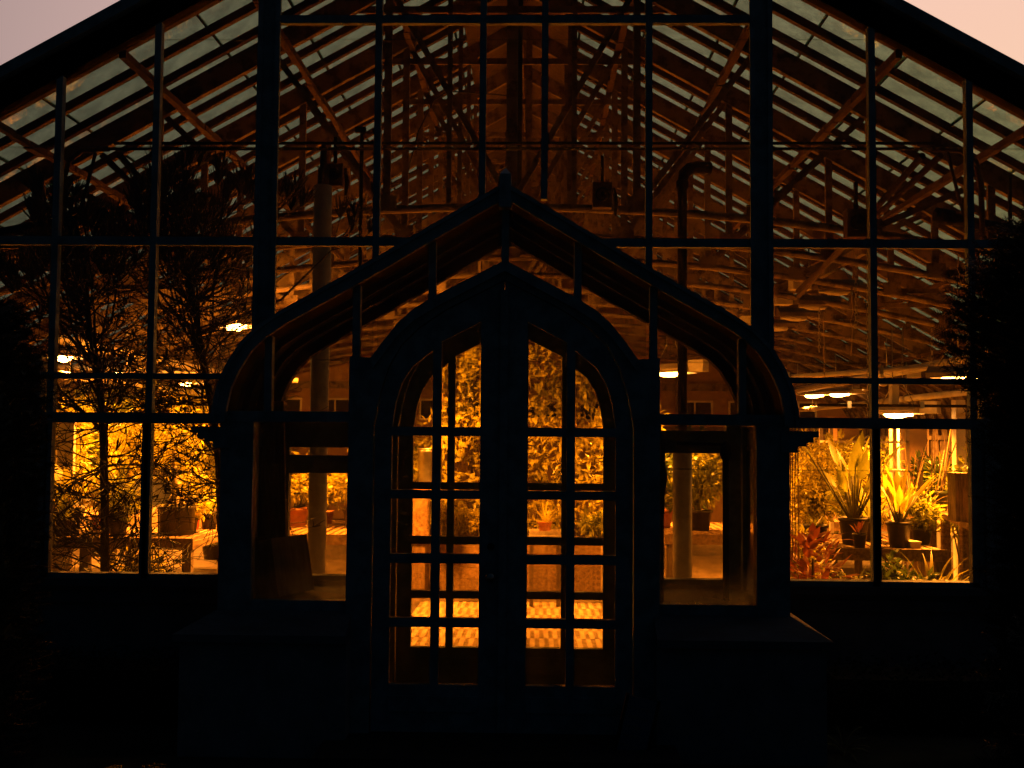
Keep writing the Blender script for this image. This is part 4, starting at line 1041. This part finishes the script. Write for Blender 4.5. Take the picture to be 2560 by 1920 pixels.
S = [ # x, y, z, h, sx, sy, z0, n, leaf, mat, label
 (-5.55, 5.5, .80, 1.35, .45, .40, .25, 700, .12, 'leafy', 'bright feathery shrub by the white door in the left window'),
 (-4.75, 5.7, .80, 1.45, .45, .40, .25, 800, .13, 'leafy', 'bright yellow shrub left of the left window mullion'),
 (-3.95, 5.6, .80, 1.35, .45, .40, .25, 800, .12, 'fig', 'bright golden shrub above the big black pot'),
 (-3.35, 5.4, .80, 1.10, .35, .40, .20, 600, .11, 'leaf', 'green shrub above the red pot by the porch cornice'),
 (-4.3, 7.6, .02, 2.45, .8, .6, .9, 1100, .16, 'leafy', 'tall loose shrub behind the left bench under the lamps'),
 (-6.0, 7.8, .02, 2.3, .6, .6, .8, 800, .16, 'leaf', 'tall shrub against the far left wall'),
 (-2.45, 4.6, .75, .95, .32, .35, .18, 520, .10, 'fig', 'leafy plant left of the flue column in the left porch window'),
 (-1.75, 4.4, .75, .90, .30, .35, .18, 480, .09, 'leafy', 'leafy plant right of the flue column in the left porch window'),
 (2.0, 4.6, .75, .95, .32, .35, .18, 480, .12, 'leaf', 'leafy plant right of the lagged foot in the right porch window'),
 (1.62, 4.9, .75, .80, .25, .35, .18, 320, .11, 'leafd', 'darker plant behind the lagged foot in the right porch window'),
 (4.2, 6.0, .80, .85, .45, .40, .2, 500, .12, 'leaf', 'green shrub on the back right bench'),
 (5.2, 6.1, .80, .75, .40, .40, .2, 400, .12, 'leafd', 'dark shrub on the back right bench by the wall'),
 (2.2, 8.0, .02, 2.0, .6, .5, .7, 700, .16, 'leafd', 'tall dark shrub behind the middle bench on the right'),
 (-1.9, 8.0, .02, 2.1, .6, .5, .7, 700, .16, 'leafd', 'tall dark shrub behind the middle bench on the left'),
]
for i, (x_, y_, z_, h_, sx_, sy_, z0_, n_, ls_, m_, lb) in enumerate(S):
    pt_ = (.15, .22, 'black') if i % 3 else (.14, .2, 'terra')
    shrub('leafy_shrub', lb, 'shrub', (x_, y_, z_), pt_, h_, sx_, sy_, z0_, n_, ls_, m_, 100 + i)
more = [
 (3.45, 3.35, .80, .70, .30, .25, .15, 380, .11, 'leafy', 'golden bushy plant behind the broad leaved pot on the right bench'),
 (3.75, 2.75, .80, .50, .20, .2, .12, 240, .09, 'leaf', 'small bushy plant at the right end of the right bench'),
 (3.2, 1.75, .02, .78, .25, .2, .3, 320, .10, 'leafd', 'dark leafy plant on the floor under the right bench edge'),
 (2.45, 2.1, .02, 1.05, .26, .22, .45, 380, .09, 'leafy', 'floor plant with pale leaves behind the croton'),
 (4.9, 4.6, .02, 1.55, .35, .3, .7, 420, .12, 'leaf', 'tall plant beyond the tall table at the right'),
 (4.6, 8.6, .02, 1.9, .6, .5, .6, 700, .15, 'leafy', 'big golden shrub in the far right bay under the lamp pair'),
 (3.4, 8.9, .02, 1.7, .5, .5, .6, 600, .15, 'leaf', 'big green shrub in the far middle right bay'),
 (-3.7, 2.75, .80, .40, .20, .18, .12, 220, .08, 'leaf', 'small pot plant left of the big black pot'),
 (-4.1, 3.3, .80, .62, .25, .22, .15, 320, .10, 'leafy', 'golden pot plant behind the mullion on the left bench'),
 (-3.15, 3.1, .80, .55, .20, .2, .12, 260, .09, 'leafy', 'trailing golden plant at the right end of the left bench'),
 (-3.1, 1.7, .02, .80, .24, .2, .25, 320, .08, 'leafy', 'floor plant with round pale leaves below the right end of the left bench'),
 (-4.6, 1.75, .02, .70, .28, .22, .25, 320, .09, 'leafd', 'dark floor plant under the left end of the left bench'),
 (-2.2, 5.0, .75, .60, .3, .3, .15, 320, .1, 'fig', 'golden plant in the middle of the left middle bench'),
 (-1.35, 6.4, .02, 2.2, .45, .4, .6, 700, .13, 'fig', 'tall golden climber heap left of the planter'),
 (1.45, 6.4, .02, 2.2, .45, .4, .6, 700, .13, 'leaf', 'tall green climber heap right of the planter'),
]
for i, (x_, y_, z_, h_, sx_, sy_, z0_, n_, ls_, m_, lb) in enumerate(more):
    shrub('leafy_shrub', lb, 'shrub', (x_, y_, z_), (.09, .15, 'black' if i % 4 else 'terra'), h_, sx_, sy_, z0_, n_, ls_, m_, 200 + i)
# climbing fig covering a trellis above the planter, the golden leaf wall behind the doors
t = thing('climbing_fig', 'dense wall of climbing fig leaves filling the view through the doors', 'climber', (0, 5.2, zpl - .05))
tr = MB()
for i in range(9): tr.box(-.9 + i * .23, -.885 + i * .23, .0, .015, 0, 2.45)
for i in range(10): tr.box(-.92, .98, .016, .03, .1 + i * .26, .115 + i * .26)
ob('trellis', tr, M['wood'], t)
rr = random.Random(77); lf = MB()
for i in range(2900):
    x_ = rr.uniform(-.95, 1.0); z_ = rr.uniform(.05, 2.62); dep = .10 + .10 * math.sin(x_ * 5 + z_ * 3) + .06 * math.sin(z_ * 9 - x_ * 4)
    p_ = V((x_, -.04 - dep * rr.uniform(.2, 1.1), z_)); d_ = V((rr.uniform(-.9, .9), -rr.uniform(.1, .9), rr.uniform(-1.0, .6)))
    s_ = .135 * rr.uniform(.5, 1.25); lf.leaf(p_, d_, s_, s_ * .55, rr.uniform(-.8, .8), rr.uniform(.0, .4))
stuff(ob('foliage', lf, M['fig'], t))
stm = MB()
for i in range(14):
    x_ = rr.uniform(-.85, .9); stm.tube([(x_, -.02, 0), (x_ + rr.uniform(-.1, .1), -.03, 1.0), (x_ + rr.uniform(-.2, .2), -.03, 2.3)], [.012, .008, .003], 5, False)
ob('stems', stm, M['bark'], t)
rosette('spider_plant', 'spider plant in a terracotta pot on a white tray behind the right door', 'potted plant', (at(1362, 1320, 3.95).x, 3.95, zst + .013), .072, .12, 'terra', 60, .30, .011, 'leafy', seed=51, drop=1.3)
shrub('leafy_shrub', 'low flowering plant on the planter edge in the left door lites', 'shrub', (at(1170, 1330, 4.3).x, 5.0, .49), (.07, .1, 'black'), .42, .20, .12, .10, 320, .09, 'leafy', 61)
shrub('leafy_shrub', 'trailing plant beside the pale post in the right door lites', 'shrub', (at(1500, 1330, 4.3).x - .05, 5.0, .49), (.07, .1, 'black'), .40, .18, .12, .10, 280, .08, 'leaf', 62)

# ---- twiggy pencil trees just inside the left glass
def curvy(p, d, ln, k, wob, lift, rr):
    pts = [V(p)]; d = V(d).normalized(); p = V(p)
    for j in range(k):
        d = (d + V((rr.uniform(-wob, wob), rr.uniform(-wob, wob), rr.uniform(-wob, wob) + lift))).normalized(); p = p + d * ln / k; pts.append(p)
    return pts, d
def tuft(mb, p, d, n, ln, rr, spread=.55):
    for i in range(n):
        dd = (V(d).normalized() + V((rr.uniform(-spread, spread), rr.uniform(-spread, spread), rr.uniform(-.1, .5)))).normalized()
        pts, _ = curvy(p, dd, ln * rr.uniform(.6, 1.2), 3, .16, .12, rr); mb.tube(pts, [.0052, .0052, .0044, .0026], 3, False)
def pencil_tree(label, trunk, radii, tufts, ntw, seed, zlo, zhi, spread=1.0, core=7):
    rr = random.Random(seed); core_ = tufts[:core]; tufts = tufts + [(V(rr.choice(core_)[0]) + V((rr.gauss(0, .16), rr.gauss(0, .12), rr.gauss(-.12, .17))), 4) for _ in range(int(len(core_) * 2.8))]; trunk = [V(q_) for q_ in trunk]; base = trunk[0].copy(); base.z = .02
    t = thing('pencil_tree', label, 'tree', base)
    tk = [base] + trunk if trunk[0].z > .1 else trunk
    rad = [radii[0] * 1.1] + radii if len(tk) > len(trunk) else radii
    ob('trunk', MB().tube([q_ - base for q_ in tk], rad, 8), M['pbark'], t)
    def on_trunk(z):
        for a_, b_ in zip(tk, tk[1:]):
            if a_.z <= z <= b_.z: return a_.lerp(b_, (z - a_.z) / max(1e-6, b_.z - a_.z))
        return tk[-1].copy()
    br = MB(); tw = MB()
    for (q_, n_) in tufts:
        q_ = V(q_); s_ = on_trunk(max(zlo + .3, q_.z - rr.uniform(.35, .9))); mid = s_.lerp(q_, .5) + V((0, 0, -.10)) + rv(.05)
        pts = [s_, s_.lerp(mid, .6), mid, mid.lerp(q_, .6) + rv(.02), q_]
        br.tube([a_ - base for a_ in pts], [.014, .011, .009, .007, .004], 5, False)
        for j in range(n_):
            p_ = q_ + V((rr.gauss(0, .07), rr.gauss(0, .07), rr.gauss(0, .05))); p2 = mid.lerp(q_, .7)
            br.tube([p2 - base, (p2.lerp(p_, .5) + V((0, 0, -.02))) - base, p_ - base], [.005, .004, .003], 4, False)
            tuft(tw, p_ - base, (p_ - p2) + V((0, 0, .25)), 26, .17, rr, .7)
    for i in range(ntw):
        z_ = rr.uniform(zlo, zhi); s_ = on_trunk(z_); a_ = rr.uniform(0, 6.283); el = rr.uniform(-.5, .9)
        d_ = V((math.cos(a_), math.sin(a_) * .55, el)); ln = rr.uniform(.22, .75) * spread
        pts, dd = curvy(s_, d_, ln, 6, .28, .05 if z_ > 1.5 else -.05, rr)
        pts = [V((q_.x, max(.13, q_.y), q_.z)) for q_ in pts]
        br.tube([q_ - base for q_ in pts], [.0065, .006, .005, .0045, .004, .0035, .003], 4, False)
        for j in range(2, 7):
            for _ in range(2):
                d2 = V((rr.uniform(-1, 1), rr.uniform(-.5, .5), rr.uniform(-.7, 1))) + (pts[j] - pts[j - 1]).normalized()
                p2, _d = curvy(pts[j], d2, rr.uniform(.10, .30) * spread, 4, .30, .02, rr)
                p2 = [V((q_.x, max(.13, q_.y), q_.z)) for q_ in p2]
                tw.tube([q_ - base for q_ in p2], [.0040, .0036, .0034, .003, .002], 3, False)
                if rr.random() < .22: tuft(tw, p2[-1] - base, p2[-1] - p2[-2], 4, .09, rr, .8)
    ob('branches', br, M['pbark'], t)['kind'] = 'stuff'; stuff(ob('twigs', tw, M['twig'], t)); return t
YA = .62
tr1 = [at(*q_, YA) for q_ in ((262, 1440), (262, 1250), (258, 1090), (250, 960), (236, 880), (224, 820), (215, 700), (212, 600))]
tu1 = [(at(px, py, YA + dy), n_) for px, py, dy, n_ in ((110, 560, .1, 5), (170, 520, -.1, 5), (90, 640, .2, 5), (60, 690, .0, 4), (220, 560, .1, 5), (300, 640, .2, 4), (150, 640, -.2, 4), (200, 640, .1, 5))]
pencil_tree('tall twiggy pencil tree with a dark trunk behind the leftmost pane', tr1, [.034, .032, .030, .028, .024, .020, .014, .010], tu1, 140, 301, .45, 2.8)
YB = .85
tr2 = [at(*q_, YB) for q_ in ((560, 1440), (548, 1150), (533, 1034), (512, 920), (494, 821), (482, 742), (470, 640), (455, 560))]
tu2 = [(at(px, py, YB + dy), n_) for px, py, dy, n_ in ((370, 500, .0, 5), (420, 470, -.1, 5), (455, 480, .1, 5), (400, 560, .2, 6), (345, 560, .1, 5), (480, 600, .0, 6), (520, 560, .1, 4), (590, 500, .1, 5), (630, 480, .0, 4), (715, 505, .1, 4), (725, 485, .0, 4), (880, 575, .1, 4), (545, 640, .1, 6), (430, 640, .0, 6), (600, 640, .15, 4), (470, 700, .1, 6))]
pencil_tree('second twiggy pencil tree leaning by the porch with a broad dark crown', tr2, [.036, .034, .03, .028, .024, .02, .015, .01], tu2, 130, 302, 1.25, 3.0)

# ------------------------------------------------------------------ outside planting, all in silhouette
def conifer(label, base, h, rad, n, seed, spray=.16, core=.72):
    rr = random.Random(seed); t = thing('conifer', label, 'conifer', base)
    ob('trunk', MB().tube([(0, 0, 0), (.02, 0, h * .5), (0, .02, h * .97)], [.06, .04, .01], 8), M['bark'], t)
    nd = MB(); br = MB(); ic = MB(); nk, ns = 22, 18; vs = []
    for i in range(nk + 1):
        f_ = i / nk
        for k_ in range(ns):
            a_ = 2 * math.pi * k_ / ns; r_ = max(.004, rad(f_) * core * (1 + .16 * math.sin(a_ * 3 + f_ * 17) + .12 * math.sin(a_ * 5 - f_ * 29) + rr.uniform(-.08, .08)))
            vs.append((math.cos(a_) * r_, math.sin(a_) * r_, f_ * h * .96 + rr.uniform(-.02, .02)))
    ic.add(vs, [(i * ns + k_, i * ns + (k_ + 1) % ns, (i + 1) * ns + (k_ + 1) % ns, (i + 1) * ns + k_) for i in range(nk) for k_ in range(ns)])
    ob('inner_growth', ic, M['needle'], t)
    for i in range(n):
        f_ = rr.random() ** .85; z_ = f_ * h; rm = rad(f_) * rr.uniform(.55, 1.1); a_ = rr.uniform(0, 6.283)
        p_ = V((math.cos(a_) * rm, math.sin(a_) * rm, z_)); d_ = V((math.cos(a_), math.sin(a_), rr.uniform(-.3, .9))).normalized()
        ln = spray * rr.uniform(.6, 1.3); pts, _ = curvy(p_, d_, ln, 4, .2, .04, rr)
        br.tube([p_ * .75 + V((0, 0, z_ * .25 - .05))] + pts, [.006, .004, .003, .003, .002, .001], 3, False)
        sd0 = d_.cross(V((0, 0, 1))).normalized(); sd0 = Matrix.Rotation(rr.uniform(-1.4, 1.4), 3, d_) @ sd0; up0 = sd0.cross(d_)
        for j in range(11):
            q_ = p_.lerp(pts[-1], (j + .5) / 11); q_ = q_ + (pts[min(4, j * 4 // 11)] - p_.lerp(pts[-1], min(4, j * 4 // 11) / 4)) * .8
            for s_ in (-1, 1):
                e_ = q_ + (sd0 * s_ * .8 + d_ * .65 + up0 * rr.uniform(-.5, .5)).normalized() * spray * rr.uniform(.12, .22); w_ = d_ * .0035
                nd.add([q_ - w_, q_ + w_, e_ + w_ * .5, e_ - w_ * .2], [(0, 1, 2, 3)])
    ob('branches', br, M['bark'], t)['kind'] = 'stuff'; stuff(ob('needles', nd, M['needle'], t)); return t
def lerp_r(tab):
    def f(x):
        for (a, b) in zip(tab, tab[1:]):
            if a[0] <= x <= b[0]: return a[1] + (b[1] - a[1]) * (x - a[0]) / (b[0] - a[0])
        return tab[-1][1]
    return f
conifer('tall dark conifer silhouetted at the right edge before the glasshouse', (3.04, -1.45, 0), 2.98, lerp_r([(0, .33), (.5, .33), (.62, .36), (.70, .54), (.82, .54), (.92, .36), (1, .05)]), 5200, 401)
conifer('second dark conifer crowding the lower right corner', (2.62, -2.6, 0), 1.35, lerp_r([(0, .40), (.6, .36), (1, .03)]), 2400, 402)
conifer('dark spiky conifer with a blunt tip at the left edge before the glasshouse', (at(-5, 900, -1.2).x - .02, -1.2, 0), 2.46, lerp_r([(0, .22), (.6, .20), (.85, .19), (.94, .11), (1, .02)]), 3200, 403, .12)
conifer('narrow dark conifer tip at the far left edge', (at(-40, 900, -1.6).x, -1.6, 0), 2.36, lerp_r([(0, .20), (.8, .18), (1, .02)]), 2000, 404, .12)
def hedge(label, x0, x1, y0, y1, h, n, seed):
    rr = random.Random(seed); t = thing('clipped_hedge', label, 'hedge', ((x0 + x1) / 2, (y0 + y1) / 2, 0)); lf = MB(); w_, l_ = (x1 - x0) / 2, (y1 - y0) / 2
    ob('branch_core', MB().box(-w_ + .06, w_ - .06, -l_ + .06, l_ - .06, .05, h - .07), M['bark'], t)
    for i in range(n):
        k_ = rr.random(); p_ = V((rr.uniform(-w_, w_), -l_ + rr.uniform(0, .06), rr.uniform(.02, h))) if k_ < .6 else V((rr.uniform(-w_, w_), rr.uniform(-l_, l_), h - rr.uniform(0, .06)))
        lf.leaf(p_, V((rr.uniform(-1, 1), -rr.uniform(.2, 1), rr.uniform(-.4, 1))), rr.uniform(.03, .055), .02, rr.uniform(-1, 1))
    stuff(ob('foliage', lf, M['needle'], t)); return t
hedge('low clipped hedge in the dark along the left glasshouse wall', -4.6, -1.95, -.62, -.15, .38, 2600, 501)
hedge('low clipped hedge in the dark along the right glasshouse wall', 1.95, 4.6, -.62, -.15, .38, 2600, 502)
frond_plant('garden_fern', 'faint small fern in the dark at the lower left of the porch', (at(330, 1850, -1.7).x, -1.7, .0), 14, .30, 'needle', 511, None, .7)
frond_plant('garden_fern', 'faint small plant in the dark at the lower right of the porch', (at(2110, 1760, -1.0).x, -1.0, .0), 10, .20, 'needle', 512, None, .9)
